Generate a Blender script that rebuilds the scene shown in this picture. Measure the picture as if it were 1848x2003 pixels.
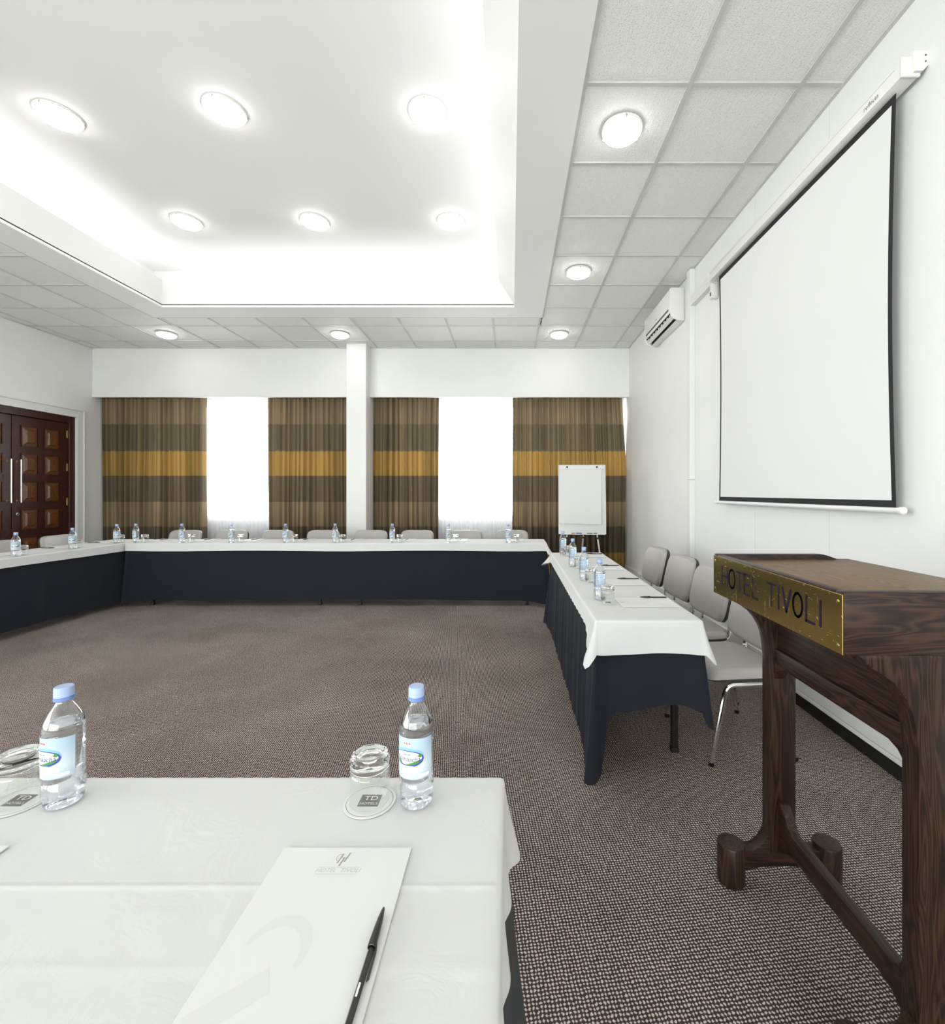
import bpy, bmesh, math, random
from mathutils import Vector, Matrix
random.seed(7)
PI = math.pi
for o in list(bpy.data.objects):
    bpy.data.objects.remove(o)
scene = bpy.context.scene
col = scene.collection

# ------------------------------------------------------------------ camera, world, light, exposure
EYE = 1.335
cd = bpy.data.cameras.new('camera')
cam = bpy.data.objects.new('camera', cd); col.objects.link(cam)
cam.location = (0, 0, EYE); cam.rotation_euler = (PI/2, 0, 0)
cd.sensor_fit = 'HORIZONTAL'; cd.sensor_width = 36.0
cd.lens = 895.0/1848.0*36.0
cd.shift_x = -76.0/1848.0
cd.shift_y = -38.5/1848.0
cd.clip_start = 0.02
scene.camera = cam

w = bpy.data.worlds.new('overcast_sky'); scene.world = w; w.use_nodes = True
bg = w.node_tree.nodes['Background']
bg.inputs[0].default_value = (0.995, 0.998, 1.0, 1); bg.inputs[1].default_value = 7.0

vs = scene.view_settings
vs.view_transform = 'Standard'; vs.look = 'None'; vs.gamma = 1.0; vs.use_curve_mapping = False
vs.exposure = 0.36

def area_light(name, loc, rot, sx, sy, energy, color=(1, 1, 1), portal=False):
    l = bpy.data.lights.new(name, 'AREA'); l.shape = 'RECTANGLE'
    l.size = sx; l.size_y = sy; l.energy = energy; l.color = color
    if portal: l.cycles.is_portal = True
    o = bpy.data.objects.new(name, l); col.objects.link(o)
    o.location = loc; o.rotation_euler = rot
    return o

# room measures (metres, camera over the origin, looking along +Y)
XL, XR = -6.43, 1.81
YB, YF = 7.02, -6.0           # bulkhead plane / wall behind the camera
YT = -3.0                     # tile grid is laid out down to here
ZC = 3.545                    # tiled ceiling
YW = 7.42                     # window wall
CO = (-4.50, 0.39, -1.75, 5.77)   # coffer soffit outer x0,x1,y0,y1
CI = (-4.16, 0.033, -1.41, 5.45)  # inner
ZLIP = EYE + 2.53
ZUP = EYE + 2.86

# fluorescent tubes lying in the cove troughs of the raised ceiling
COVE = 9.0
cz = 3.79
area_light('cove_tube_far', ((CI[0]+CI[1])/2, 5.62, cz), (math.radians(180), 0, 0), 4.1, 0.06, COVE*0.45)
area_light('cove_tube_near', ((CI[0]+CI[1])/2, -1.58, cz), (math.radians(180), 0, 0), 4.1, 0.06, COVE*0.45)
area_light('cove_tube_left', (-4.33, 2.0, cz), (math.radians(180), 0, 0), 0.06, 6.8, COVE*1.6)
area_light('cove_tube_right', (0.12, 2.0, cz), (math.radians(180), 0, 0), 0.06, 6.8, COVE*1.6)

# ------------------------------------------------------------------ helpers
def srgb(r, g, b):
    def f(c):
        c /= 255.0
        return c/12.92 if c <= 0.04045 else ((c+0.055)/1.055)**2.4
    return (f(r), f(g), f(b), 1.0)

class NT:
    def __init__(self, name):
        self.m = bpy.data.materials.new(name); self.m.use_nodes = True
        self.t = self.m.node_tree; self.t.nodes.clear()
        self.out = self.t.nodes.new('ShaderNodeOutputMaterial')
    def n(self, typ, **kw):
        nd = self.t.nodes.new('ShaderNode'+typ)
        ins = kw.pop('ins', {})
        for k, v in kw.items(): setattr(nd, k, v)
        for k, v in ins.items():
            if isinstance(v, tuple) and len(v) == 2 and hasattr(v[0], 'outputs'):
                self.t.links.new(v[0].outputs[v[1]], nd.inputs[k])
            else:
                nd.inputs[k].default_value = v
        return nd
    def link(self, a, ao, b, bi): self.t.links.new(a.outputs[ao], b.inputs[bi])
    def ramp(self, src, so, stops, interp='LINEAR'):
        r = self.n('ValToRGB'); r.color_ramp.interpolation = interp
        e = r.color_ramp.elements
        while len(e) > 1: e.remove(e[-1])
        e[0].position = stops[0][0]; e[0].color = stops[0][1]
        for p, c in stops[1:]:
            x = e.new(p); x.color = c
        self.link(src, so, r, 0)
        return r

def plain(name, color, rough=0.5, metal=0.0, bump=0.0, bscale=60.0, spec=0.5, var=0.0):
    t = NT(name)
    p = t.n('BsdfPrincipled', ins={'Base Color': color, 'Roughness': rough, 'Metallic': metal, 'Specular IOR Level': spec})
    tc = t.n('TexCoord')
    if var:
        nz = t.n('TexNoise', ins={'Vector': (tc, 'Object'), 'Scale': 3.0, 'Detail': 3.0})
        d = tuple(c*(1-var) for c in color[:3])+(1,)
        r = t.ramp(nz, 0, [(0.3, d), (0.7, color)])
        t.link(r, 0, p, 'Base Color')
    if bump:
        nz = t.n('TexNoise', ins={'Vector': (tc, 'Object'), 'Scale': bscale, 'Detail': 3.0})
        b = t.n('Bump', ins={'Strength': bump, 'Distance': 0.002, 'Height': (nz, 0)})
        t.link(b, 0, p, 'Normal')
    t.link(p, 0, t.out, 0)
    return t.m

def emit(name, color, strength):
    t = NT(name)
    e = t.n('Emission', ins={'Color': color, 'Strength': strength})
    t.link(e, 0, t.out, 0)
    return t.m

M = {}
M['wall'] = plain('white_wall_paint', (0.84, 0.84, 0.83, 1), 0.55, bump=0.08, bscale=90, var=0.02)
M['ceil'] = plain('white_ceiling_paint', (0.93, 0.93, 0.925, 1), 0.7)
M['trim'] = plain('white_gloss_trim', (0.78, 0.78, 0.765, 1), 0.35)
M['tee'] = plain('white_metal_tee', (0.63, 0.63, 0.61, 1), 0.4, var=0.1)
M['plenum'] = plain('dark_plenum', (0.10, 0.085, 0.06, 1), 0.9)
M['black_plastic'] = plain('black_plastic', (0.012, 0.012, 0.013, 1), 0.3)
M['black_matte'] = plain('black_matte', (0.012, 0.012, 0.013, 1), 0.6)
M['black_fabric'] = plain('black_screen_border', (0.014, 0.014, 0.016, 1), 0.8)
M['white_plastic'] = plain('white_plastic', (0.80, 0.80, 0.775, 1), 0.35)
M['board_white'] = plain('whiteboard_enamel', (0.66, 0.66, 0.66, 1), 0.25)
M['cream_plastic'] = plain('cream_plastic', (0.68, 0.66, 0.58, 1), 0.4)
M['screen'] = plain('screen_fabric', (0.78, 0.78, 0.775, 1), 0.75)
M['paper'] = plain('white_paper', (0.74, 0.74, 0.73, 1), 0.6)
M['print_grey'] = plain('grey_print', (0.33, 0.31, 0.27, 1), 0.6)
M['print_pale'] = plain('pale_print', (0.52, 0.52, 0.50, 1), 0.6)
M['print_faint'] = plain('faint_watermark', (0.70, 0.70, 0.69, 1), 0.6)
M['print_dark'] = plain('dark_print', (0.075, 0.07, 0.058, 1), 0.5)
M['print_white'] = plain('white_print', (0.85, 0.85, 0.83, 1), 0.5)
M['print_black'] = plain('black_print', (0.01, 0.01, 0.01, 1), 0.5)
M['chrome'] = plain('chrome', (0.82, 0.82, 0.80, 1), 0.12, 1.0)
M['steel'] = plain('satin_steel', (0.72, 0.68, 0.60, 1), 0.28, 1.0)
M['brass_small'] = plain('aged_brass', (0.55, 0.40, 0.16, 1), 0.35, 1.0)
M['vinyl'] = None
M['shell'] = plain('black_chair_shell', (0.03, 0.03, 0.03, 1), 0.5)
M['grey_dark'] = plain('dark_grey_plastic', (0.09, 0.085, 0.08, 1), 0.45)
M['table_leg'] = plain('black_table_leg', (0.012, 0.01, 0.012, 1), 0.3)
M['table_top'] = plain('brown_laminate', (0.16, 0.10, 0.06, 1), 0.5)
M['baseboard'] = plain('black_skirting', (0.01, 0.01, 0.01, 1), 0.45)
M['cap'] = plain('pale_blue_cap', srgb(166, 184, 220), 0.4)
M['neck_ring'] = plain('blue_neck_ring', srgb(112, 140, 205), 0.4)
M['letter_paint'] = plain('purple_black_enamel', (0.010, 0.006, 0.020, 1), 0.6, spec=0.15)
M['lab_blue'] = plain('label_blue', srgb(58, 72, 160), 0.45)
M['lab_sky'] = plain('label_sky', srgb(130, 182, 220), 0.45)
M['lab_green'] = plain('label_green', srgb(70, 140, 60), 0.45)
M['lab_red'] = plain('label_red', srgb(205, 110, 95), 0.45)
M['lab_gold'] = plain('label_gold', srgb(190, 150, 90), 0.45)
M['lab_text'] = plain('label_text', srgb(62, 62, 112), 0.45)
M['mk_red'] = plain('marker_red', srgb(200, 60, 50), 0.4)
M['mk_green'] = plain('marker_green', srgb(60, 130, 90), 0.4)
M['diffuser'] = emit('lamp_glow', (1.0, 0.975, 0.93, 1), 14.0)

def mat_tile():
    t = NT('textured_ceiling_tile')
    tc = t.n('TexCoord')
    geo = t.n('NewGeometry')
    mp = t.n('Mapping', ins={'Vector': (geo, 'Position'), 'Scale': (75.0, 12.0, 1.0)})
    n1 = t.n('TexNoise', ins={'Vector': (mp, 0), 'Scale': 1.0, 'Detail': 3.0, 'Distortion': 0.6})
    n2 = t.n('TexNoise', ins={'Vector': (geo, 'Position'), 'Scale': 160.0, 'Detail': 2.0})
    add = t.n('Math', operation='ADD', ins={0: (n1, 0), 1: (n2, 0)})
    r = t.ramp(n2, 0, [(0.28, (0.68, 0.68, 0.665, 1)), (0.42, (0.92, 0.92, 0.905, 1))])
    oi = t.n('ObjectInfo')
    rr = t.ramp(oi, 'Random', [(0.0, (0.94, 0.94, 0.93, 1)), (1.0, (1, 1, 1, 1))])
    mx = t.n('Mix', data_type='RGBA', blend_type='MULTIPLY', ins={0: 1.0, 6: (r, 0), 7: (rr, 0)})
    p = t.n('BsdfPrincipled', ins={'Base Color': (mx, 2), 'Roughness': 0.6})
    b = t.n('Bump', ins={'Strength': 0.85, 'Distance': 0.005, 'Height': (add, 0)})
    t.link(b, 0, p, 'Normal'); t.link(p, 0, t.out, 0)
    return t.m
M['tile'] = mat_tile()

def mat_vinyl():
    t = NT('grey_vinyl')
    tc = t.n('TexCoord')
    mp = t.n('Mapping', ins={'Vector': (tc, 'Object'), 'Scale': (16.0, 3.0, 4.0)})
    n1 = t.n('TexNoise', ins={'Vector': (mp, 0), 'Scale': 1.0, 'Detail': 2.0, 'Distortion': 0.7})
    n2 = t.n('TexNoise', ins={'Vector': (tc, 'Object'), 'Scale': 260.0, 'Detail': 2.0})
    ad = t.n('Math', operation='MULTIPLY_ADD', ins={0: (n2, 0), 1: 0.04, 2: (n1, 0)})
    p = t.n('BsdfPrincipled', ins={'Base Color': srgb(168, 164, 160), 'Roughness': 0.4})
    b = t.n('Bump', ins={'Strength': 0.35, 'Distance': 0.012, 'Height': (ad, 0)})
    t.link(b, 0, p, 'Normal'); t.link(p, 0, t.out, 0)
    return t.m
M['vinyl'] = mat_vinyl()

def mat_carpet():
    t = NT('woven_fleck_carpet')
    geo = t.n('NewGeometry')
    nd = t.n('TexNoise', ins={'Vector': (geo, 'Position'), 'Scale': 70.0, 'Detail': 1.0})
    sub = t.n('VectorMath', operation='SUBTRACT', ins={0: (nd, 'Color'), 1: (0.5, 0.5, 0.5)})
    scl = t.n('VectorMath', operation='SCALE', ins={0: (sub, 0), 'Scale': 0.009})
    pos = t.n('VectorMath', operation='ADD', ins={0: (geo, 'Position'), 1: (scl, 0)})
    mp = t.n('Mapping', ins={'Vector': (pos, 0), 'Rotation': (0, 0, math.radians(38)), 'Scale': (430.0, 430.0, 0.0)})
    sp = t.n('SeparateXYZ', ins={0: (mp, 0)})
    sx = t.n('Math', operation='SINE', ins={0: (sp, 0)})
    sy = t.n('Math', operation='SINE', ins={0: (sp, 1)})
    ml = t.n('Math', operation='MULTIPLY', ins={0: (sx, 0), 1: (sy, 0)})
    rng = t.n('MapRange', ins={0: (ml, 0), 1: -0.02, 2: 0.55, 3: 0.0, 4: 1.0})
    # worn lighter patches, wide scale
    big = t.n('TexNoise', ins={'Vector': (geo, 'Position'), 'Scale': 1.3, 'Detail': 4.0})
    beige = t.ramp(big, 0, [(0.3, srgb(186, 175, 164)), (0.7, srgb(218, 208, 197))])
    dark = t.ramp(big, 0, [(0.3, srgb(58, 47, 48)), (0.7, srgb(78, 65, 66))])
    mx = t.n('Mix', data_type='RGBA', ins={0: (rng, 0), 6: (dark, 0), 7: (beige, 0)})
    p = t.n('BsdfPrincipled', ins={'Base Color': (mx, 2), 'Roughness': 0.95, 'Specular IOR Level': 0.1})
    b = t.n('Bump', ins={'Strength': 0.5, 'Distance': 0.003, 'Height': (rng, 0)})
    t.link(b, 0, p, 'Normal'); t.link(p, 0, t.out, 0)
    return t.m
M['carpet'] = mat_carpet()

def mat_wood(name, dark, mid, lite, axis, rough=0.4, scale=1.0, spec=0.5):
    # axis: direction of the grain in object space
    t = NT(name)
    tc = t.n('TexCoord')
    s = [13.0*scale]*3; s[axis] = 1.2*scale
    mp = t.n('Mapping', ins={'Vector': (tc, 'Object'), 'Scale': tuple(s)})
    n1 = t.n('TexNoise', ins={'Vector': (mp, 0), 'Scale': 1.0, 'Detail': 2.0, 'Distortion': 0.8})
    mul = t.n('Math', operation='MULTIPLY', ins={0: (n1, 0), 1: 125.0})
    sn = t.n('Math', operation='SINE', ins={0: (mul, 0)})
    s2 = [220.0]*3; s2[axis] = 7.0
    mp2 = t.n('Mapping', ins={'Vector': (tc, 'Object'), 'Scale': tuple(s2)})
    n2 = t.n('TexNoise', ins={'Vector': (mp2, 0), 'Scale': 1.0, 'Detail': 2.0})
    a = t.n('MapRange', ins={0: (sn, 0), 1: -1.0, 2: 1.0, 3: 0.0, 4: 0.55})
    ad = t.n('Math', operation='MULTIPLY_ADD', ins={0: (n2, 0), 1: 0.5, 2: (a, 0)})
    r = t.ramp(ad, 0, [(0.12, dark), (0.5, mid), (0.95, lite)])
    p = t.n('BsdfPrincipled', ins={'Base Color': (r, 0), 'Roughness': rough, 'Specular IOR Level': spec})
    b = t.n('Bump', ins={'Strength': 0.12, 'Distance': 0.001, 'Height': (n2, 0)})
    t.link(b, 0, p, 'Normal'); t.link(p, 0, t.out, 0)
    return t.m
wd = (srgb(24, 15, 11), srgb(42, 28, 21), srgb(66, 46, 34))
for k, ax in (('x', 0), ('y', 1), ('z', 2)):
    M['wenge_'+k] = mat_wood('dark_lectern_wood_'+k, *wd, ax, 0.40, 1.0, 0.28)
M['wenge_top'] = mat_wood('brown_lectern_top', srgb(92, 70, 48), srgb(112, 87, 60), srgb(130, 104, 74), 1, 0.45, 1.4, 0.3)  # lighter brown than the other lectern wood
M['door'] = mat_wood('mahogany_door', srgb(38, 17, 13), srgb(58, 27, 20), srgb(74, 38, 26), 2, 0.3)
M['door_panel'] = mat_wood('mahogany_panel', srgb(58, 30, 16), srgb(96, 54, 26), srgb(124, 74, 36), 2, 0.3, 1.6)

def mat_brass():
    t = NT('scratched_brass')
    tc = t.n('TexCoord')
    mp = t.n('Mapping', ins={'Vector': (tc, 'Object'), 'Scale': (1, 26.0, 150.0), 'Rotation': (0.9, 0, 0)})
    n = t.n('TexNoise', ins={'Vector': (mp, 0), 'Scale': 1.0, 'Detail': 5.0, 'Roughness': 0.65})
    mp3 = t.n('Mapping', ins={'Vector': (tc, 'Object'), 'Scale': (1, 120.0, 9.0), 'Rotation': (0.25, 0, 0)})
    n3 = t.n('TexNoise', ins={'Vector': (mp3, 0), 'Scale': 1.0, 'Detail': 4.0, 'Roughness': 0.6})
    n2 = t.n('TexNoise', ins={'Vector': (tc, 'Object'), 'Scale': 75.0, 'Detail': 4.0, 'Roughness': 0.7})
    r2 = t.ramp(n2, 0, [(0.66, (0, 0, 0, 1)), (0.72, (1, 1, 1, 1))])
    r1 = t.ramp(n, 0, [(0.66, (0, 0, 0, 1)), (0.72, (1, 1, 1, 1))])
    r3 = t.ramp(n3, 0, [(0.66, (0, 0, 0, 1)), (0.74, (0.7, 0.7, 0.7, 1))])
    m0 = t.n('Math', operation='MAXIMUM', ins={0: (r1, 0), 1: (r2, 0)})
    mx0 = t.n('Math', operation='MAXIMUM', ins={0: (m0, 0), 1: (r3, 0)})
    c = t.n('Mix', data_type='RGBA', ins={0: (mx0, 0), 6: srgb(205, 178, 108), 7: srgb(240, 224, 184)})
    ro = t.n('MapRange', ins={0: (mx0, 0), 1: 0.0, 2: 1.0, 3: 0.22, 4: 0.6})
    p = t.n('BsdfPrincipled', ins={'Base Color': (c, 2), 'Metallic': 1.0, 'Roughness': (ro, 0)})
    t.link(p, 0, t.out, 0)
    return t.m
M['brass'] = mat_brass()

def mat_cloth(name, c, rough=0.85, bump=0.25, bscale=9.0, fine=900.0, sheen=0.0):
    t = NT(name)
    geo = t.n('NewGeometry')
    n1 = t.n('TexNoise', ins={'Vector': (geo, 'Position'), 'Scale': bscale, 'Detail': 4.0, 'Distortion': 1.2})
    n2 = t.n('TexNoise', ins={'Vector': (geo, 'Position'), 'Scale': fine, 'Detail': 1.0})
    ad = t.n('Math', operation='MULTIPLY_ADD', ins={0: (n2, 0), 1: 0.03, 2: (n1, 0)})
    p = t.n('BsdfPrincipled', ins={'Base Color': c, 'Roughness': rough, 'Specular IOR Level': 0.2, 'Sheen Weight': sheen})
    b = t.n('Bump', ins={'Strength': bump, 'Distance': 0.01, 'Height': (ad, 0)})
    t.link(b, 0, p, 'Normal'); t.link(p, 0, t.out, 0)
    return t.m
M['linen'] = mat_cloth('white_table_linen', (0.68, 0.68, 0.675, 1), bump=0.22)
M['navy'] = mat_cloth('navy_skirt_cloth', srgb(31, 34, 42), 0.85, bump=0.3, bscale=5.0, sheen=0.06)

def mat_curtain():
    t = NT('banded_curtain_cloth')
    uv = t.n('UVMap')
    sp = t.n('SeparateXYZ', ins={0: (uv, 0)})
    vz = t.n('Math', operation='DIVIDE', ins={0: (sp, 1), 1: 3.0})
    tan, dko, mus, dkb = srgb(138, 122, 98), srgb(112, 102, 82), srgb(168, 137, 80), srgb(106, 94, 78)
    r = t.ramp(vz, 0, [(0, mus), (0.386/3, dkb), (0.788/3, tan), (1.174/3, dkb), (1.584/3, mus), (1.979/3, dko), (2.397/3, tan)], 'CONSTANT')
    # vertical stripes woven into the cloth
    w1 = t.n('Math', operation='MULTIPLY', ins={0: (sp, 0), 1: 5.2})
    fl = t.n('Math', operation='FLOOR', ins={0: (w1, 0)})
    zz = t.n('Math', operation='MULTIPLY', ins={0: (sp, 1), 1: 2.5})
    fz = t.n('Math', operation='FLOOR', ins={0: (zz, 0)})
    cb = t.n('CombineXYZ', ins={0: (fl, 0), 1: (fz, 0)})
    wn = t.n('TexWhiteNoise', noise_dimensions='2D', ins={0: (cb, 0)})
    st = t.ramp(wn, 0, [(0, (0.80, 0.79, 0.80, 1)), (0.5, (0.93, 0.92, 0.90, 1)), (1, (1.10, 1.05, 0.96, 1))])
    cb2 = t.n('CombineXYZ', ins={0: (sp, 0), 1: 0.0})
    n2 = t.n('TexNoise', ins={'Vector': (cb2, 0), 'Scale': 42.0, 'Detail': 2.0})
    st2 = t.ramp(n2, 0, [(0.35, (0.80, 0.80, 0.80, 1)), (0.65, (1.08, 1.08, 1.05, 1))])
    m1 = t.n('Mix', data_type='RGBA', blend_type='MULTIPLY', ins={0: 1.0, 6: (r, 0), 7: (st, 0)})
    m2 = t.n('Mix', data_type='RGBA', blend_type='MULTIPLY', ins={0: 1.0, 6: (m1, 2), 7: (st2, 0)})
    p = t.n('BsdfPrincipled', ins={'Base Color': (m2, 2), 'Roughness': 0.75, 'Specular IOR Level': 0.25})
    tr = t.n('BsdfTranslucent', ins={'Color': (m2, 2)})
    mx = t.n('MixShader', ins={0: 0.12})
    t.link(p, 0, mx, 1); t.link(tr, 0, mx, 2); t.link(mx, 0, t.out, 0)
    return t.m
M['curtain'] = mat_curtain()

def mat_sheer():
    t = NT('white_sheer_voile')
    d = t.n('BsdfDiffuse', ins={'Color': (0.85, 0.85, 0.88, 1)})
    tl = t.n('BsdfTranslucent', ins={'Color': (0.85, 0.85, 0.88, 1)})
    tp = t.n('BsdfTransparent', ins={'Color': (0.97, 0.97, 0.98, 1)})
    a = t.n('MixShader', ins={0: 0.5}); t.link(d, 0, a, 1); t.link(tl, 0, a, 2)
    b = t.n('MixShader', ins={0: 0.5}); t.link(a, 0, b, 1); t.link(tp, 0, b, 2)
    t.link(b, 0, t.out, 0)
    return t.m
M['sheer'] = mat_sheer()

def mat_thin(name, tint, f0=0.06, edge=0.55):
    # thin clear wall: mostly straight-through, glossy at grazing angles
    t = NT(name)
    tp = t.n('BsdfTransparent', ins={'Color': tint})
    g = t.n('BsdfGlossy', ins={'Color': (1, 1, 1, 1), 'Roughness': 0.03})
    lw = t.n('LayerWeight', ins={'Blend': 0.35})
    mr = t.n('MapRange', ins={0: (lw, 'Facing'), 1: 0.0, 2: 1.0, 3: f0, 4: edge})
    mx = t.n('MixShader', ins={0: (mr, 0)})
    t.link(tp, 0, mx, 1); t.link(g, 0, mx, 2); t.link(mx, 0, t.out, 0)
    return t.m
M['pane'] = mat_thin('window_pane', (0.97, 0.99, 0.98, 1), 0.04, 0.3)
M['thin_glass'] = mat_thin('thin_tumbler_wall', (0.985, 0.99, 0.985, 1), 0.03, 0.5)
M['pet'] = mat_thin('clear_pet', (0.975, 0.985, 1.0, 1), 0.05, 0.6)

def mat_glass(name, tint, ior, rough=0.0):
    t = NT(name)
    g = t.n('BsdfGlass', ins={'Color': tint, 'Roughness': rough, 'IOR': ior})
    t.link(g, 0, t.out, 0)
    return t.m
M['glass'] = mat_glass('tumbler_glass', (0.985, 0.99, 0.985, 1), 1.45)
M['water'] = mat_glass('clear_water', (0.98, 0.99, 1.0, 1), 1.33)

def mat_label():
    t = NT('bottle_label')
    tc = t.n('TexCoord')
    sp = t.n('SeparateXYZ', ins={0: (tc, 'Object')})
    n = t.n('TexNoise', ins={'Vector': (tc, 'Object'), 'Scale': 30.0})
    mr = t.n('MapRange', ins={0: (sp, 2), 1: 0.062, 2: 0.135, 3: 0.0, 4: 1.0})
    ad = t.n('Math', operation='MULTIPLY_ADD', ins={0: (n, 0), 1: 0.4, 2: (mr, 0)})
    r = t.ramp(ad, 0, [(0.1, srgb(172, 192, 210)), (0.55, srgb(205, 216, 226)), (1.1 if False else 1.0, srgb(176, 198, 216))])
    p = t.n('BsdfPrincipled', ins={'Base Color': (r, 0), 'Roughness': 0.35})
    t.link(p, 0, t.out, 0)
    return t.m
M['label'] = mat_label()

# ---- mesh builder
class MB:
    def __init__(self): self.v = []; self.f = []; self.uv = None
    def add(self, vs, fs):
        b = len(self.v); self.v += [tuple(x) for x in vs]; self.f += [tuple(i+b for i in f) for f in fs]
        return self
    def box(self, x0, x1, y0, y1, z0, z1, bev=0.0, seg=2):
        if bev:
            bm = bmesh.new(); bmesh.ops.create_cube(bm, size=1.0)
            for v in bm.verts:
                v.co = Vector((x0+(v.co.x+.5)*(x1-x0), y0+(v.co.y+.5)*(y1-y0), z0+(v.co.z+.5)*(z1-z0)))
            bmesh.ops.bevel(bm, geom=list(bm.edges), offset=bev, segments=seg, profile=0.5, affect='EDGES')
            return self.bm(bm)
        vs = [(x0,y0,z0),(x1,y0,z0),(x1,y1,z0),(x0,y1,z0),(x0,y0,z1),(x1,y0,z1),(x1,y1,z1),(x0,y1,z1)]
        return self.add(vs, [(0,3,2,1),(4,5,6,7),(0,1,5,4),(1,2,6,5),(2,3,7,6),(3,0,4,7)])
    def bm(self, bm, mat=None):
        bm.verts.ensure_lookup_table(); bm.verts.index_update()
        vs = [(mat @ v.co if mat else v.co)[:] for v in bm.verts]
        fs = [tuple(v.index for v in f.verts) for f in bm.faces]
        bm.free(); return self.add(vs, fs)
    def lathe(self, prof, seg=32, c=(0,0,0), axis='z', caps=True):
        vs = []; fs = []
        n = len(prof)
        for i in range(seg):
            a = 2*PI*i/seg
            for r, z in prof:
                p = (r*math.cos(a), r*math.sin(a), z)
                if axis == 'x': p = (p[2], p[0], p[1])
                elif axis == 'y': p = (p[0], p[2], -p[1])
                vs.append((p[0]+c[0], p[1]+c[1], p[2]+c[2]))
        for i in range(seg):
            j = (i+1) % seg
            for k in range(n-1):
                if prof[k][0] < 1e-7 and prof[k+1][0] < 1e-7: continue
                fs.append((i*n+k, j*n+k, j*n+k+1, i*n+k+1))
        if caps:
            if prof[0][0] > 1e-7: fs.append(tuple(i*n for i in range(seg))[::-1])
            if prof[-1][0] > 1e-7: fs.append(tuple(i*n+n-1 for i in range(seg)))
        return self.add(vs, fs)
    def cyl(self, p0, p1, r0, r1=None, seg=16):
        r1 = r0 if r1 is None else r1
        p0, p1 = Vector(p0), Vector(p1); d = (p1-p0).normalized()
        a = d.orthogonal().normalized(); b = d.cross(a)
        vs = []
        for p, r in ((p0, r0), (p1, r1)):
            for i in range(seg):
                t = 2*PI*i/seg; vs.append((p+a*r*math.cos(t)+b*r*math.sin(t))[:])
        fs = [(i, (i+1) % seg, seg+(i+1) % seg, seg+i) for i in range(seg)]
        fs += [tuple(range(seg))[::-1], tuple(range(seg, 2*seg))]
        return self.add(vs, fs)
    def tube(self, pts, r, seg=10):
        pts = [Vector(p) for p in pts]; n = len(pts); vs = []
        prev = None
        for i, p in enumerate(pts):
            d = (pts[min(i+1, n-1)]-pts[max(i-1, 0)]).normalized()
            if prev is None: a = d.orthogonal().normalized()
            else: a = (prev-d*prev.dot(d)).normalized()
            prev = a; b = d.cross(a)
            for k in range(seg):
                t = 2*PI*k/seg; vs.append((p+a*r*math.cos(t)+b*r*math.sin(t))[:])
        fs = []
        for i in range(n-1):
            for k in range(seg):
                fs.append((i*seg+k, i*seg+(k+1) % seg, (i+1)*seg+(k+1) % seg, (i+1)*seg+k))
        fs += [tuple(range(seg))[::-1], tuple(range((n-1)*seg, n*seg))]
        return self.add(vs, fs)
    def prism(self, poly, a0, a1, axis='y', bev=0.0):
        # poly in the plane perpendicular to axis: y->(x,z), x->(y,z), z->(x,y)
        def P(u, v, w):
            return {'y': (u, w, v), 'x': (w, u, v), 'z': (u, v, w)}[axis]
        bm = bmesh.new()
        lo = [bm.verts.new(P(u, v, a0)) for u, v in poly]
        hi = [bm.verts.new(P(u, v, a1)) for u, v in poly]
        n = len(poly)
        bm.faces.new(lo); bm.faces.new(hi[::-1])
        for i in range(n): bm.faces.new((lo[i], hi[i], hi[(i+1) % n], lo[(i+1) % n]))
        bmesh.ops.recalc_face_normals(bm, faces=list(bm.faces))
        if bev:
            es = [e for e in bm.edges if len(e.link_faces) == 2 and e.calc_face_angle(0) > 0.6]
            bmesh.ops.bevel(bm, geom=es, offset=bev, segments=2, profile=0.5, affect='EDGES')
        return self.bm(bm)
    def build(self, name, mat, parent=None, smooth=None, absolute=False):
        vs = self.v
        if absolute and parent is not None:
            l = parent.location
            vs = [(x-l[0], y-l[1], z-l[2]) for x, y, z in vs]
        me = bpy.data.meshes.new(name); me.from_pydata(vs, [], self.f); me.update()
        if self.uv:
            ul = me.uv_layers.new(name='UVMap')
            for lp in me.loops: ul.data[lp.index].uv = self.uv[lp.vertex_index]
        me.materials.append(M[mat] if isinstance(mat, str) else mat)
        if smooth is not None:
            for p in me.polygons: p.use_smooth = True
            if smooth < 3: me.set_sharp_from_angle(angle=smooth)
        o = bpy.data.objects.new(name, me); col.objects.link(o)
        if parent is not None: o.parent = parent
        return o

SM = math.radians(35)

def thing(name, label, cat, loc=(0, 0, 0), rz=0.0, group=None):
    o = bpy.data.objects.new(name, None); col.objects.link(o); o.empty_display_size = 0.1
    o.location = loc; o.rotation_euler = (0, 0, rz)
    return tag(o, label, cat, group)
def tag(o, label, cat, group=None):
    o['label'] = label; o['category'] = cat
    if group: o['group'] = group
    return o
def struct(o): o['kind'] = 'structure'; return o
def struct_root(name, loc=(0, 0, 0)):
    o = bpy.data.objects.new(name, None); col.objects.link(o); o.empty_display_size = 0.1
    o.location = loc
    return struct(o)
def kids(o): return [c for c in bpy.data.objects if c.parent == o]
CH = {}
def dup(root, loc, rz, label, group=None):
    r = root.copy(); col.objects.link(r); r.location = loc; r.rotation_euler = (0, 0, rz)
    r['label'] = label
    if group: r['group'] = group
    if root.name not in CH: CH[root.name] = [(c, kids(c)) for c in kids(root)]
    for ch, gr in CH[root.name]:
        c = ch.copy(); col.objects.link(c); c.parent = r
        for g in gr:
            d = g.copy(); col.objects.link(d); d.parent = c
    return r

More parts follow.
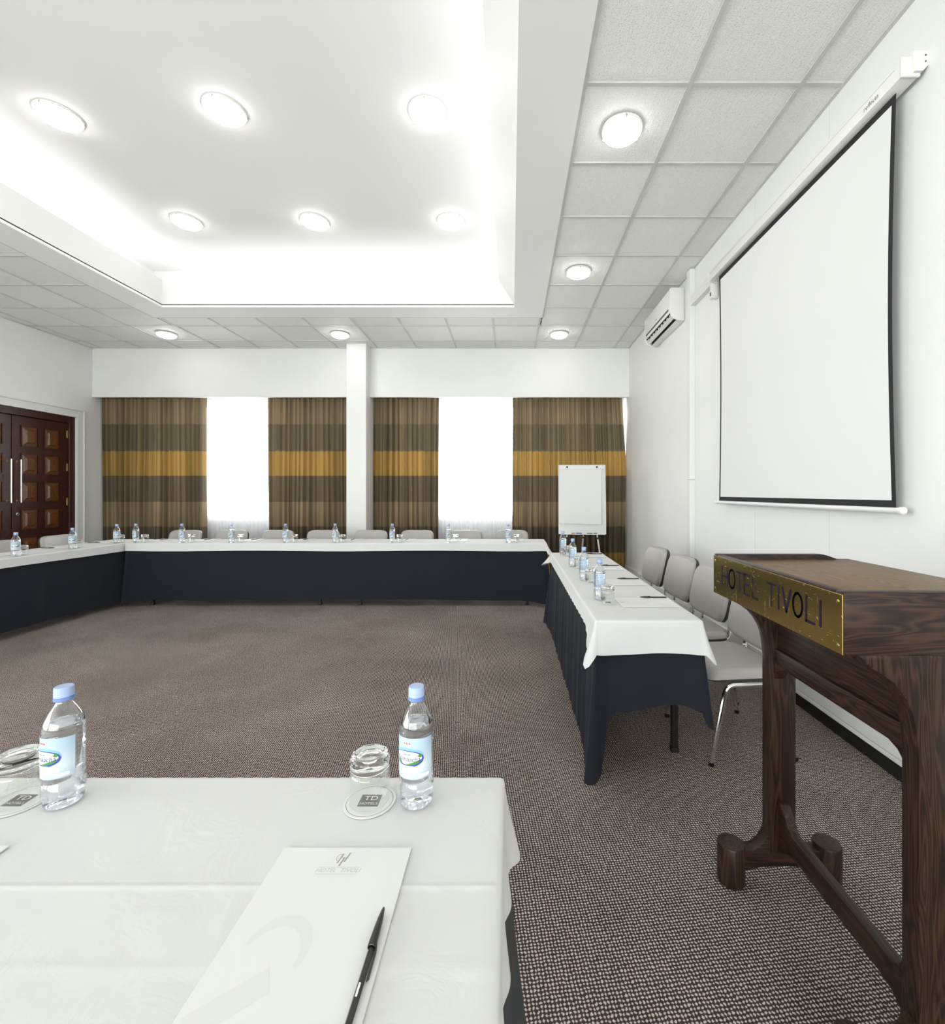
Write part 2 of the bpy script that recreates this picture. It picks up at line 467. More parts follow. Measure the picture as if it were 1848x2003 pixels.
def text_mesh(body, size, shear=0.0, extrude=0.0002, sx=1.0):
    cu = bpy.data.curves.new('tmp', 'FONT'); cu.body = body; cu.size = size; cu.shear = shear
    cu.extrude = extrude; cu.align_x = 'CENTER'; cu.align_y = 'CENTER'; cu.resolution_u = 3
    o = bpy.data.objects.new('tmp', cu); col.objects.link(o)
    dg = bpy.context.evaluated_depsgraph_get(); dg.update()
    me = bpy.data.meshes.new_from_object(o.evaluated_get(dg))
    vs = [(v.co.x*sx, v.co.y, v.co.z) for v in me.vertices]
    fs = [tuple(p.vertices) for p in me.polygons]
    bpy.data.objects.remove(o); bpy.data.meshes.remove(me)
    return vs, fs

ORD = ['first', 'second', 'third', 'fourth', 'fifth', 'sixth', 'seventh', 'eighth', 'ninth', 'tenth']

# ================================================================== the room
fl = MB().box(XL-.1, XR+.1, YF-.1, YW+.2, -0.08, 0.0).build('floor', 'carpet'); struct(fl)

# right wall: backing + panels with fine joints
wr = struct_root('wall_right', (XR, 2.0, 0))
MB().box(XR+.012, XR+.14, YF-.1, YW+.2, 0, 4.3).build('backing', 'wall', wr, absolute=True)
joints = [YF-.1, -1.37, -0.575, 0.22, 1.015, 1.81, 2.605, 3.40, 4.545, 5.7, 6.89, YW+.05]
for a, b in zip(joints[:-1], joints[1:]):
    MB().box(XR, XR+.014, a+.0015, b-.0015, 0, ZC+.03).build('wall_panel', 'wall', wr, absolute=True)

bb = struct_root('baseboard_right', (XR, 2, 0))
MB().box(XR-.016, XR, YF, YW, 0.0, 0.075).build('skirting', 'baseboard', bb, absolute=True)
MB().box(XR-.028, XR, YF, YW, 0.078, 0.10, .003).build('duct_lip', 'trim', bb, absolute=True)
MB().box(XR-.026, XR, YF, YW, 0.102, 0.195, .004).build('duct_cover', 'trim', bb, absolute=True)

# left wall with the door opening
DY0, DY1, DZ = 5.10, 6.76, 2.44
wl = struct_root('wall_left', (XL, 2.0, 0))
LW = (-4.6, 0.9, 0.10, 3.0)     # unseen window bay added in the left wall for fill daylight
MB().box(XL-.16, XL, YF-.1, LW[0], 0, 4.3).build('wall_part', 'wall', wl, absolute=True)
MB().box(XL-.16, XL, LW[1], DY0, 0, 4.3).build('wall_part', 'wall', wl, absolute=True)
MB().box(XL-.16, XL, LW[0], LW[1], 0, LW[2]).build('wall_part', 'wall', wl, absolute=True)
MB().box(XL-.16, XL, LW[0], LW[1], LW[3], 4.3).build('wall_part', 'wall', wl, absolute=True)
wn4 = struct_root('added_window_left', (XL-.08, -1.2, LW[2]))  # added window, out of view, brightens the room from the left
for k in range(8):
    y = LW[0]+(LW[1]-LW[0]-.05)*k/7
    MB().box(XL-.12, XL-.07, y, y+.05, LW[2], LW[3]).build('mullion', 'trim', wn4, absolute=True)
    if k < 7: MB().box(XL-.10, XL-.094, y+.05, y+(LW[1]-LW[0]-.05)/7, LW[2], LW[3]).build('pane', 'pane', wn4, absolute=True)
area_light('window_daylight_portal', (XL-.15, (LW[0]+LW[1])/2, (LW[2]+LW[3])/2), (PI/2, 0, -PI/2), LW[1]-LW[0], LW[3]-LW[2], 1.0, portal=True)  # samples sky light through the added left window
MB().box(XL-.16, XL, DY1, YW+.2, 0, 4.3).build('wall_part', 'wall', wl, absolute=True)
MB().box(XL-.16, XL, DY0, DY1, DZ, 4.3).build('wall_part', 'wall', wl, absolute=True)
MB().box(XL-.30, XL-.17, DY0-.2, DY1+.2, 0, DZ+.2).build('corridor_backing', 'black_matte', wl, absolute=True)

wf = struct_root('wall_front', (-2.3, YF, 0))
RW = (-6.1, 1.4, 0.10, 3.0)  # opening for windows added behind the camera to brighten the room
MB().box(XL-.1, XR+.1, YF-.14, YF, 0, RW[2]).build('wall_below_windows', 'wall', wf, absolute=True)
MB().box(XL-.1, XR+.1, YF-.14, YF, RW[3], 4.3).build('wall_above_windows', 'wall', wf, absolute=True)
MB().box(XL-.1, RW[0], YF-.14, YF, RW[2], RW[3]).build('wall_pier', 'wall', wf, absolute=True)
MB().box(RW[1], XR+.1, YF-.14, YF, RW[2], RW[3]).build('wall_pier', 'wall', wf, absolute=True)
wn_ = struct_root('added_window_rear', (-2.3, YF-.07, RW[2]))  # added window row, out of view, source of the frontal fill
for k in range(7):
    x = RW[0]+(RW[1]-RW[0]-.05)*k/6
    MB().box(x, x+.05, YF-.10, YF-.05, RW[2], RW[3]).build('mullion', 'trim', wn_, absolute=True)
    if k < 6: MB().box(x+.05, x+(RW[1]-RW[0]-.05)/6, YF-.078, YF-.072, RW[2], RW[3]).build('pane', 'pane', wn_, absolute=True)
area_light('window_daylight_portal', ((RW[0]+RW[1])/2, YF-.13, (RW[2]+RW[3])/2), (PI/2, 0, 0), RW[1]-RW[0], RW[3]-RW[2], 1.0, portal=True)  # samples sky light through the added rear windows

# far wall: bulkhead in front of the curtains, column, window wall
wb = struct_root('wall_back', (-2.3, YW, 0))
MB().box(XL, XR, YB, YB+.05, 2.795, ZC+.05, .004).build('bulkhead', 'wall', wb, absolute=True)
MB().box(XL, XR, YB+.045, YW+.05, 2.98, 3.05).build('bulkhead_soffit', 'wall', wb, absolute=True)
W1 = (-5.75, -2.75); W2 = (-1.95, 1.795); WZ0, WZ1 = 0.905, 2.775
MB().box(XL-.1, XR+.1, YW, YW+.2, 0, WZ0).build('wall_below_windows', 'wall', wb, absolute=True)
MB().box(XL-.1, XR+.1, YW, YW+.2, WZ1, 4.3).build('wall_above_windows', 'wall', wb, absolute=True)
MB().box(XL-.1, W1[0], YW, YW+.2, WZ0, WZ1).build('wall_pier', 'wall', wb, absolute=True)
MB().box(W1[1], W2[0], YW, YW+.2, WZ0, WZ1).build('wall_pier', 'wall', wb, absolute=True)
MB().box(W2[1], XR+.1, YW, YW+.2, WZ0, WZ1).build('wall_pier', 'wall', wb, absolute=True)
MB().box(-2.46, -2.165, 6.82, YW, 0, ZC+.02, .006).build('column', 'wall', wb, absolute=True)

def window(name, x0, x1, mulls):
    r = struct_root(name, ((x0+x1)/2, YW+.1, WZ0))
    y0, y1 = YW+.07, YW+.12
    m = MB(); m.box(x0, x1, y0, y1, WZ0, WZ0+.05); m.build('bottom_rail', 'trim', r, absolute=True)
    m = MB(); m.box(x0, x1, y0, y1, WZ1-.05, WZ1); m.build('top_rail', 'trim', r, absolute=True)
    for x in [x0]+mulls+[x1-.045]:
        MB().box(x, x+.045, y0, y1, WZ0+.05, WZ1-.05).build('mullion', 'trim', r, absolute=True)
    xs = [x0]+mulls+[x1-.045]
    for a, b in zip(xs[:-1], xs[1:]):
        MB().box(a+.045, b, y0+.02, y0+.026, WZ0+.05, WZ1-.05).build('pane', 'pane', r, absolute=True)
    MB().box(x0-.02, x1+.02, YW-.03, YW+.07, WZ0-.03, WZ0, .004).build('window_sill', 'trim', r, absolute=True)
window('window_1', W1[0], W1[1], [-4.9, -3.45])
window('window_2', W2[0], W2[1], [-1.35, -0.18, 0.95])
for (a, b) in (W1, W2):
    area_light('window_daylight_portal', ((a+b)/2, YW+.19, (WZ0+WZ1)/2), (-PI/2, 0, 0), b-a, WZ1-WZ0, 1.0, portal=True)

# ------------------------------------------------------------------ ceiling
ce = struct_root('ceiling', (0, 2, ZC))
# slab over the tile zones (plenum seen through the joints)
for (a, b, c, d) in ((XL, CO[0], YF, YB+.3), (CO[1], XR, YF, YB+.3), (CO[0], CO[1], CO[3], YB+.3), (CO[0], CO[1], YF, CO[2])):
    MB().box(a, b, c, d, ZC+.035, ZC+.09).build('plenum_board', 'plenum', ce, absolute=True)
MB().box(XL, XR, YF, YT, ZC, ZC+.03).build('plain_board', 'ceil', ce, absolute=True)
gx = [0.968+0.603*k for k in range(-14, 3)]; gy = [6.68-0.6*k for k in range(-1, 17)][::-1]
gx = [g for g in gx if XL < g < XR]; gy = [g for g in gy if YT < g < YB]
xs = [XL]+gx+[XR]; ys = [YT]+gy+[YB]
tile_cache = {}
def tile(x0, x1, y0, y1):
    e = .004
    w, d = round(x1-x0-2*e, 4), round(y1-y0-2*e, 4)
    if w < .03 or d < .03: return
    if (w, d) not in tile_cache:
        m = MB(); m.box(-w/2, w/2, -d/2, d/2, 0, .014)
        o = m.build('ceiling_tile', 'tile', ce); tile_cache[(w, d)] = o.data
    else:
        o = bpy.data.objects.new('ceiling_tile', tile_cache[(w, d)]); col.objects.link(o); o.parent = ce
    o.location = ((x0+x1)/2-ce.location.x, (y0+y1)/2-ce.location.y, .004+random.uniform(0, .0025))
    o.rotation_euler = (random.uniform(-.003, .003), random.uniform(-.003, .003), 0)
for a, b in zip(xs[:-1], xs[1:]):
    for c, d in zip(ys[:-1], ys[1:]):
        x0, x1, y0, y1 = a, b, c, d
        ox = min(x1, CO[1])-max(x0, CO[0]); oy = min(y1, CO[3])-max(y0, CO[2])
        if ox > 0 and oy > 0:
            if ox >= x1-x0-.001 and oy >= y1-y0-.001: continue
            cutx = ox < x1-x0-.001; cuty = oy < y1-y0-.001
            if cutx and (not cuty or ox <= oy):
                if x0 < CO[0]: x1 = CO[0]
                else: x0 = CO[1]
            else:
                if y0 < CO[2]: y1 = CO[2]
                else: y0 = CO[3]
        tile(x0, x1, y0, y1)
def tee(x0, x1, y0, y1, nm):
    MB().box(x0, x1, y0, y1, ZC-(.002 if nm == 'main_tee' else .0012 if nm == 'cross_tee' else .003), ZC+.03).build(nm, 'tee', ce, absolute=True)
TW = .012
for g in gx:
    if CO[0] < g < CO[1]:
        tee(g-TW, g+TW, CO[3], YB, 'main_tee'); tee(g-TW, g+TW, YT, CO[2], 'main_tee')
    else: tee(g-TW, g+TW, YT, YB, 'main_tee')
for g in gy:
    if CO[2] < g < CO[3]:
        tee(XL, CO[0], g-TW, g+TW, 'cross_tee'); tee(CO[1], XR, g-TW, g+TW, 'cross_tee')
    else: tee(XL, XR, g-TW, g+TW, 'cross_tee')
# wall angles round the edge and round the coffer
tee(XL, XL+.022, YF, YB, 'edge_angle'); tee(XR-.022, XR, YF, YB, 'edge_angle'); tee(XL, XR, YB-.02, YB, 'edge_angle')
tee(CO[1], CO[1]+.02, CO[2], CO[3]+.02, 'edge_angle'); tee(CO[0]-.02, CO[0], CO[2], CO[3]+.02, 'edge_angle')
tee(CO[0], CO[1], CO[3], CO[3]+.02, 'edge_angle')

# coffer: soffit ring, lips (the right one leans inwards), cove, raised ceiling
cf = struct_root('ceiling_coffer', (-2, 2, ZC))
z0 = ZC-.006
def ring(o_, i_, z, zt, nm):
    MB().box(o_[0], i_[0], o_[2], o_[3], z, zt).build(nm, 'ceil', cf, absolute=True)
    MB().box(i_[1], o_[1], o_[2], o_[3], z, zt).build(nm, 'ceil', cf, absolute=True)
    MB().box(i_[0], i_[1], i_[3], o_[3], z, zt).build(nm, 'ceil', cf, absolute=True)
    MB().box(i_[0], i_[1], o_[2], i_[2], z, zt).build(nm, 'ceil', cf, absolute=True)
ring(CO, (CI[0], CI[1], CI[2], CI[3]), z0, ZC+.03, 'soffit')
XT = -0.15
MB().prism([(CI[0], ZC+.02), (CI[0], ZLIP), (CI[0]-.03, ZLIP), (CI[0]-.03, ZC+.02)], CI[2], CI[3], 'y').build('lip', 'wall', cf, absolute=True)
MB().prism([(CI[1], ZC+.02), (XT, ZLIP), (XT+.03, ZLIP), (CI[1]+.03, ZC+.02)], CI[2], CI[3], 'y').build('lip', 'wall', cf, absolute=True)
MB().box(CI[0]-.03, CI[1]+.03, CI[3], CI[3]+.03, ZC+.02, ZLIP).build('lip', 'wall', cf, absolute=True)
MB().box(CI[0]-.03, CI[1]+.03, CI[2]-.03, CI[2], ZC+.02, ZLIP).build('lip', 'wall', cf, absolute=True)
CV = (-4.62, 0.46, -1.9, 5.92)
ring(CV, (CI[0]-.03, CI[1]+.02, CI[2]-.03, CI[3]+.03), 3.70, 3.72, 'cove_floor')
MB().box(CV[0]-.05, CV[0], CV[2], CV[3], ZC+.03, ZUP+.05).build('cove_wall', 'ceil', cf, absolute=True)
MB().box(CV[1], CV[1]+.05, CV[2], CV[3], ZC+.03, ZUP+.05).build('cove_wall', 'ceil', cf, absolute=True)
MB().box(CV[0], CV[1], CV[3], CV[3]+.05, ZC+.03, ZUP+.05).build('cove_wall', 'ceil', cf, absolute=True)
MB().box(CV[0], CV[1], CV[2]-.05, CV[2], ZC+.03, ZUP+.05).build('cove_wall', 'ceil', cf, absolute=True)
MB().box(CV[0]-.05, CV[1]+.05, CV[2]-.05, CV[3]+.05, ZUP, ZUP+.08).build('raised_ceiling', 'ceil', cf, absolute=True)

# ------------------------------------------------------------------ ceiling lamps
def make_lamp(r, loc, label, group):
    t = thing('ceiling_light', label, 'ceiling light', loc, 0, group)
    MB().lathe([(0, 0), (r*1.0, 0), (r*1.0, -.012), (r*.97, -.016), (0, -.016)], 40, caps=False).build('base_ring', 'white_plastic', t, SM)
    prof = [(r*.95, -.016)]
    for k in range(1, 9):
        a = k/8*PI/2
        prof.append((r*.95*math.cos(a) if k < 8 else 0, -.016-.045*math.sin(a)))
    MB().lathe(prof, 40, caps=False).build('diffuser', 'diffuser', t, 4)
    for k in range(3):
        a = 0.5+k*2*PI/3
        x, y = r*.985*math.cos(a), r*.985*math.sin(a)
        MB().box(x-.005, x+.005, y-.005, y+.005, -.030, -.006, .002).build('clip', 'steel', t)
    return t
tl = make_lamp(.122, (0.672, 2.78, ZC-.002), 'round glowing ceiling lamp in the tile nearest the camera on the right', 'round lamps in the tiled ceiling')
for (x, y, l) in ((0.672, 4.57, 'round glowing ceiling lamp, middle one of the right-hand tile strip'),
                  (0.665, 6.37, 'round glowing ceiling lamp at the far end of the right-hand tile strip'),
                  (-2.385, 6.37, 'round glowing ceiling lamp in the tiles just before the white column'),
                  (-4.80, 6.37, 'round glowing ceiling lamp in the far tiles towards the wooden doors')):
    dup(tl, (x, y, ZC-.002), 0, l, 'round lamps in the tiled ceiling')
cl = make_lamp(.145, (-3.43, 3.47, ZUP), 'round glowing lamp on the raised ceiling, front row, leftmost', 'round lamps on the raised ceiling')
for (x, y, l) in ((-2.14, 3.42, 'front row, middle one'), (-.625, 3.44, 'front row, by the bright right edge'),
                  (-3.42, 4.82, 'back row, left one'), (-2.07, 4.82, 'back row, middle one'), (-.635, 4.82, 'back row, by the right corner')):
    dup(cl, (x, y, ZUP), 0, 'round glowing lamp on the raised ceiling, '+l, 'round lamps on the raised ceiling')

# ------------------------------------------------------------------ double door on the left wall
dr = struct_root('door_1', (XL, (DY0+DY1)/2, 0))
for (a, b, c, d) in ((DY0, DY0+.085, 0, DZ), (DY1-.085, DY1, 0, DZ), (DY0+.085, DY1-.085, DZ-.095, DZ)):
    MB().box(XL-.13, XL-.012, a, b, c, d, .004).build('door_frame', 'door', dr, absolute=True)
def leaf(ya, yb, hside):
    # ya<yb; hside=-1: handle at the ya side, +1: at the yb side
    xf = XL-.045
    L = MB().box(xf-.045, xf, ya, yb, 0.005, DZ-.10, .003).build('door_leaf', 'door', dr, absolute=True)
    m = MB()
    Lp = L
    wA = [(ya+.115, ya+.315), (yb-.325, yb-.125)] if hside < 0 else [(ya+.125, ya+.325), (yb-.315, yb-.115)]
    for i in range(6):
        zt = 2.21-.37*i
        for (p, q) in wA:
            # moulding round the panel, then the raised field
            mm = MB()
            fr = .012
            for (u0, u1, v0, v1) in ((p-fr, p, zt-.26-fr, zt+fr), (q, q+fr, zt-.26-fr, zt+fr), (p, q, zt, zt+fr), (p, q, zt-.26-fr, zt-.26)):
                mm.box(xf-.005, xf+.012, u0, u1, v0, v1)
            mm.build('panel_moulding', 'door', Lp).location = (-dr.location.x, -dr.location.y, 0)
            pm = MB()
            zb = zt-.26; e1 = .004; e2 = .048; e3 = .062
            x1, x2 = xf+.004, xf+.024
            def rect(e, x): return [(x, p+e, zb+e), (x, q-e, zb+e), (x, q-e, zt-e), (x, p+e, zt-e)]
            vs_ = rect(e1, x1)+rect(e2-.01, x1+.004)+rect(e3-.01, x2)
            fs_ = []
            for r_ in range(2):
                for k in range(4):
                    fs_.append((r_*4+k, r_*4+(k+1) % 4, r_*4+4+(k+1) % 4, r_*4+4+k))
            fs_.append((8, 9, 10, 11))
            pm.add(vs_, fs_)
            pm.build('raised_panel', 'door_panel', Lp).location = (-dr.location.x, -dr.location.y, 0)
    yh = ya+.055 if hside < 0 else yb-.055
    h = MB(); h.cyl((xf+.062, yh, 1.20), (xf+.062, yh, 1.765), .0085)
    h.build('pull_handle', 'steel', Lp, SM).location = (-dr.location.x, -dr.location.y, 0)
    for zz in (1.225, 1.74):
        h = MB(); h.cyl((xf, yh, zz), (xf+.062, yh, zz), .006); h.lathe([(0, 0), (.012, 0), (.012, .006), (0, .006)], 12, (xf, yh, zz), 'x', False)
        h.build('handle_standoff', 'brass_small', Lp, SM).location = (-dr.location.x, -dr.location.y, 0)
    if hside < 0:
        k = MB(); k.lathe([(0, 0), (.024, 0), (.024, .006), (.02, .009), (0, .009)], 24, (xf, yh+.012, 1.045), 'x', False)
        k.build('lock_cylinder', 'chrome', Lp, SM).location = (-dr.location.x, -dr.location.y, 0)
        k = MB(); k.box(xf+.009, xf+.0098, yh+.009, yh+.015, 1.033, 1.056)
        k.build('keyhole', 'black_matte', Lp).location = (-dr.location.x, -dr.location.y, 0)
    ye = yb if hside < 0 else ya
    for zz in (2.18, 1.70, 1.2, .35):
        k = MB(); k.box(xf-.01, xf+.008, ye-.012, ye+.012, zz-.055, zz+.055, .003)
        k.build('hinge', 'brass_small', Lp).location = (-dr.location.x, -dr.location.y, 0)
YM = 5.93
leaf(YM+.004, DY1-.088, -1); leaf(DY0+.088, YM-.004, 1)
tr = struct_root('trim_1', (XL, (DY0+DY1)/2, 0))
for (a, b, c, d) in ((DY0-.10, DY0, 0, DZ+.10), (DY1, DY1+.10, 0, DZ+.10), (DY0, DY1, DZ, DZ+.10)):
    MB().box(XL, XL+.018, a, b, c, d, .003).build('architrave', 'trim', tr, absolute=True)
for (a, b, c, d) in ((DY0-.115, DY0-.10, 0, DZ+.115), (DY1+.10, DY1+.115, 0, DZ+.115), (DY0-.10, DY1+.10, DZ+.10, DZ+.115)):
    MB().box(XL, XL+.030, a, b, c, d, .003).build('architrave_bead', 'trim', tr, absolute=True)
bl = struct_root('baseboard_left', (XL, 2, 0))
MB().box(XL, XL+.014, LW[1], DY0-.12, 0, .08).build('skirting', 'baseboard', bl, absolute=True)
MB().box(XL, XL+.014, DY1+.12, YW, 0, .08).build('skirting', 'baseboard', bl, absolute=True)

# ------------------------------------------------------------------ curtains and voile
def hanging(name, xa, xb, yc, z0, z1, lam, amp, mat, label, cat, group, top=(0, 0), rows=14, wob=.012, seed=1):
    rnd = random.Random(seed)
    n = int((xb-xa)/lam*12)
    ph = [rnd.uniform(-.9, .9) for _ in range(64)]; am = [rnd.uniform(.55, 1.25) for _ in range(64)]
    root = thing(name, label, cat, ((xa+xb)/2, yc, z0), 0, group)
    m = MB(); uv = []
    prevs = None; s = 0.0; us = []
    base = []
    for i in range(n+1):
        x = xa+(xb-xa)*i/n
        q = (x-xa)/lam; k = int(q); f = q-k
        a0, a1 = am[k % 64], am[(k+1) % 64]; a = a0+(a1-a0)*f
        p0, p1 = ph[k % 64], ph[(k+1) % 64]; p = p0+(p1-p0)*f
        y = amp*a*math.sin(2*PI*q+p)+amp*.35*math.sin(2*PI*q*2.3+p*2)
        base.append((x, y))
        if i: s += math.hypot(base[i][0]-base[i-1][0], y-base[i-1][1])
        us.append(s)
    for r in range(rows+1):
        t = r/rows; z = z0+(z1-z0)*t
        for i, (x, y) in enumerate(base):
            f = i/n
            xx = x+max(0, (t-.62)/.38)*((1-f)*top[0]+f**3*top[1])+wob*(1-t)*math.sin(7*f+seed+2.5*t)
            yy = y*(1.0-.25*t)+wob*.8*math.sin(3*t+9*f+seed)
            m.v.append((xx, yc+yy, z)); uv.append((us[i]*.62+seed*.37, z))
    for r in range(rows):
        for i in range(n):
            a = r*(n+1)+i
            m.f.append((a, a+1, a+n+2, a+n+1))
    m.uv = uv
    m.build('cloth', mat, root, 4, absolute=True)
    mb = MB(); mb.box(xa+top[0], xb+top[1], yc-.006, yc+.006, z1, z1+.02); mb.build('heading_tape', mat, root, absolute=True)
    return root
g = 'banded brown curtains along the far wall'
yc = 7.19
px = lambda x, Y: (x-1000)/895.0*Y
hanging('curtain', -6.40, px(401, yc), yc, .02, 2.93, .098, .048, 'curtain', 'brown and mustard banded curtain beside the wooden doors', 'curtain', g, seed=1)
hanging('curtain', px(522, yc), -2.40, yc, .02, 2.93, .098, .048, 'curtain', 'brown and mustard banded curtain touching the left side of the column', 'curtain', g, seed=2)
hanging('curtain', -2.155, px(858, yc), yc, .02, 2.93, .098, .048, 'curtain', 'narrow brown and mustard banded curtain right of the white column', 'curtain', g, seed=3)
hanging('curtain', px(1003, yc), px(1226, yc), yc, .02, 2.93, .098, .048, 'curtain', 'wide brown and mustard banded curtain behind the flip chart', 'curtain', g, top=(0, -.075), seed=4)
g = 'white voile curtains at the windows'
hanging('voile_curtain', -5.9, -2.5, 7.31, .03, 2.93, .075, .016, 'sheer', 'sheer white voile over the window near the doors', 'voile', g, seed=5, wob=.006)
hanging('voile_curtain', -2.1, 1.70, 7.31, .03, 2.93, .075, .016, 'sheer', 'sheer white voile over the window right of the column', 'voile', g, seed=6, wob=.006)

# ================================================================== tables and cloths
TZ = 0.737      # finished height of the white cloth
def drape(x0, x1, y0, y1, z, re, step, prof, rows, ridge=None, seed=1):
    """cloth: top grid + hanging border. prof(side,u,length,s,corner)->(drop,flare,amp,lam)"""
    m = MB()
    st2 = step if isinstance(step, tuple) else (step, step)
    nx = max(2, int((x1-x0)/st2[0])); ny = max(2, int((y1-y0)/st2[1]))
    idx = {}
    for j in range(ny+1):
        for i in range(nx+1):
            x = x0+(x1-x0)*i/nx; y = y0+(y1-y0)*j/ny
            zz = z+(ridge(x, y) if ridge else 0)
            idx[(i, j)] = len(m.v); m.v.append((x, y, zz))
    for j in range(ny):
        for i in range(nx):
            m.f.append((idx[(i, j)], idx[(i+1, j)], idx[(i+1, j+1)], idx[(i, j+1)]))
    path = []
    def side(sd, pts, n, L):
        for k, (ij) in enumerate(pts):
            path.append((ij, n, sd, L*k/(len(pts)-1), L, 0.0))
    def corner(ij, a0, sd):
        for k in range(1, 8):
            a = a0+k/8*PI/2
            path.append((ij, (math.cos(a), math.sin(a)), sd, 0, 0, math.sin(k/8*PI)))
    side(0, [(i, 0) for i in range(nx+1)], (0, -1), x1-x0); corner((nx, 0), -PI/2, 4)
    side(1, [(nx, j) for j in range(ny+1)], (1, 0), y1-y0); corner((nx, ny), 0, 5)
    side(2, [(i, ny) for i in range(nx, -1, -1)], (0, 1), x1-x0); corner((0, ny), PI/2, 6)
    side(3, [(0, j) for j in range(ny, -1, -1)], (-1, 0), y1-y0); corner((0, 0), PI, 7)
    cols = []; s = 0.0; last = None
    for (ij, n, sd, u, L, c) in path:
        bx, by, bz = m.v[idx[ij]]
        if last is not None: s += math.hypot(bx-last[0], by-last[1])+(0.012 if c else 0)
        last = (bx, by)
        drop, flare, amp, lam = prof(sd, u, L, s, c)
        cv = [idx[ij]]
        for k in (1, 2, 3):
            a = k/3*PI/2
            cv.append(len(m.v)); m.v.append((bx+n[0]*re*math.sin(a), by+n[1]*re*math.sin(a), z-re*(1-math.cos(a))))
        wv = math.sin(2*PI*s/lam+seed)+.45*math.sin(2*PI*s/lam*1.73+seed*2.1)
        for r in range(1, rows+1):
            t = r/rows
            off = re+flare*t**1.2+amp*wv*min(1, t*1.6)
            zz = z-re-(drop-re)*t
            cv.append(len(m.v)); m.v.append((bx+n[0]*off, by+n[1]*off, max(zz, .004)))
        cols.append(cv)
    nc = len(cols)
    for i in range(nc):
        a, b = cols[i], cols[(i+1) % nc]
        for k in range(len(a)-1):
            f = (a[k], a[k+1], b[k+1], b[k])
            if a[k] == b[k]: f = (a[k], a[k+1], b[k+1])
            m.f.append(f)
    return m

def cdist(u, L): return min(u, L-u)
def cw(u, L, r=.10): return math.exp(-(cdist(u, L)/r)**2)

def table(x0, x1, y0, y1, label, legs):
    t = thing('folding_table', label, 'table', ((x0+x1)/2, (y0+y1)/2, 0), 0, 'cloth-covered tables set in a square')
    MB().box(x0+.006, x1-.006, y0+.006, y1-.006, TZ-.032, TZ-.008, .003).build('tabletop', 'table_top', t, absolute=True)
    for (lx, ly) in legs:
        MB().box(lx-.016, lx+.016, ly-.016, ly+.016, 0.004, TZ-.03, .003).build('leg', 'table_leg', t, absolute=True)
        MB().box(lx-.019, lx+.019, ly-.019, ly+.019, 0, .025, .003).build('leg_tip', 'black_matte', t, absolute=True)
    (ax, ay), (bx, by) = legs[0], legs[1]
    if abs(ax-bx) < .01: MB().box(ax-.012, ax+.012, min(ay, by), max(ay, by), TZ-.09, TZ-.06).build('leg_brace', 'table_leg', t, absolute=True)
    else: MB().box(min(ax, bx), max(ax, bx), ay-.012, ay+.012, TZ-.09, TZ-.06).build('leg_brace', 'table_leg', t, absolute=True)
    return t

def cloth_obj(m, nm, mat, label, cat, group, base):
    o = m.build(nm, mat, None, 4)
    # origin at the base of the thing
    o.data.transform(Matrix.Translation((-base[0], -base[1], -base[2]))); o.location = base
    return tag(o, label, cat, group)

gs, gw = 'navy table skirts', 'white tablecloths'
# --- far tables
BX0, BXM, BX1, BY0, BY1 = -4.515, -2.03, 0.405, 5.375, 5.855
table(BX0, BXM-.005, BY0, BY1, 'far table under the cloths, left of the pair, by the corner', [(-4.25, 5.43), (-4.25, 5.80), (-2.27, 5.43), (-2.27, 5.80)])
table(BXM+.005, BX1, BY0, BY1, 'far table under the cloths, right of the pair', [(-1.795, 5.43), (-1.795, 5.80), (.19, 5.43), (.19, 5.80)])
def pr(sd, u, L, s, c):
    if sd == 0: 
        w = cw(u, L, .16)
        return (.655+.01*math.sin(s*1.7)+.03*w, .012+.05*w, .006, .55)
    if sd == 4: return (.69+.02*c, .05+.05*c, .004, .3)
    if sd == 7: return (.69, .05*c, .002, .3)
    if sd == 3: return (.66, .0, .002, .5)
    return (.24, .01, .003, .5)
cloth_obj(drape(BX0, BX1, BY0, BY1, TZ-.004, .008, .05, pr, 12, seed=2), 'table_skirt', 'navy', 'long navy skirt hanging across the front of the far tables', 'table skirt', gs, ((BX0+BX1)/2, (BY0+BY1)/2, 0))
def pr(sd, u, L, s, c):
    if sd == 0: return (.088+.004*math.sin(s*3.1), .010, .002, .4)
    if sd in (4,): return (.10+.045*c, .045+.045*c, .003, .2)
    if sd in (3, 6, 7): return (.088, .0, .0, .4)
    return (.088, .016, .002, .4)
cloth_obj(drape(BX0-.004, BX1+.004, BY0-.004, BY1+.004, TZ, .012, .05, pr, 6, seed=3), 'tablecloth', 'linen', 'long white tablecloth on the far tables below the windows', 'tablecloth', gw, ((BX0+BX1)/2, (BY0+BY1)/2, TZ))
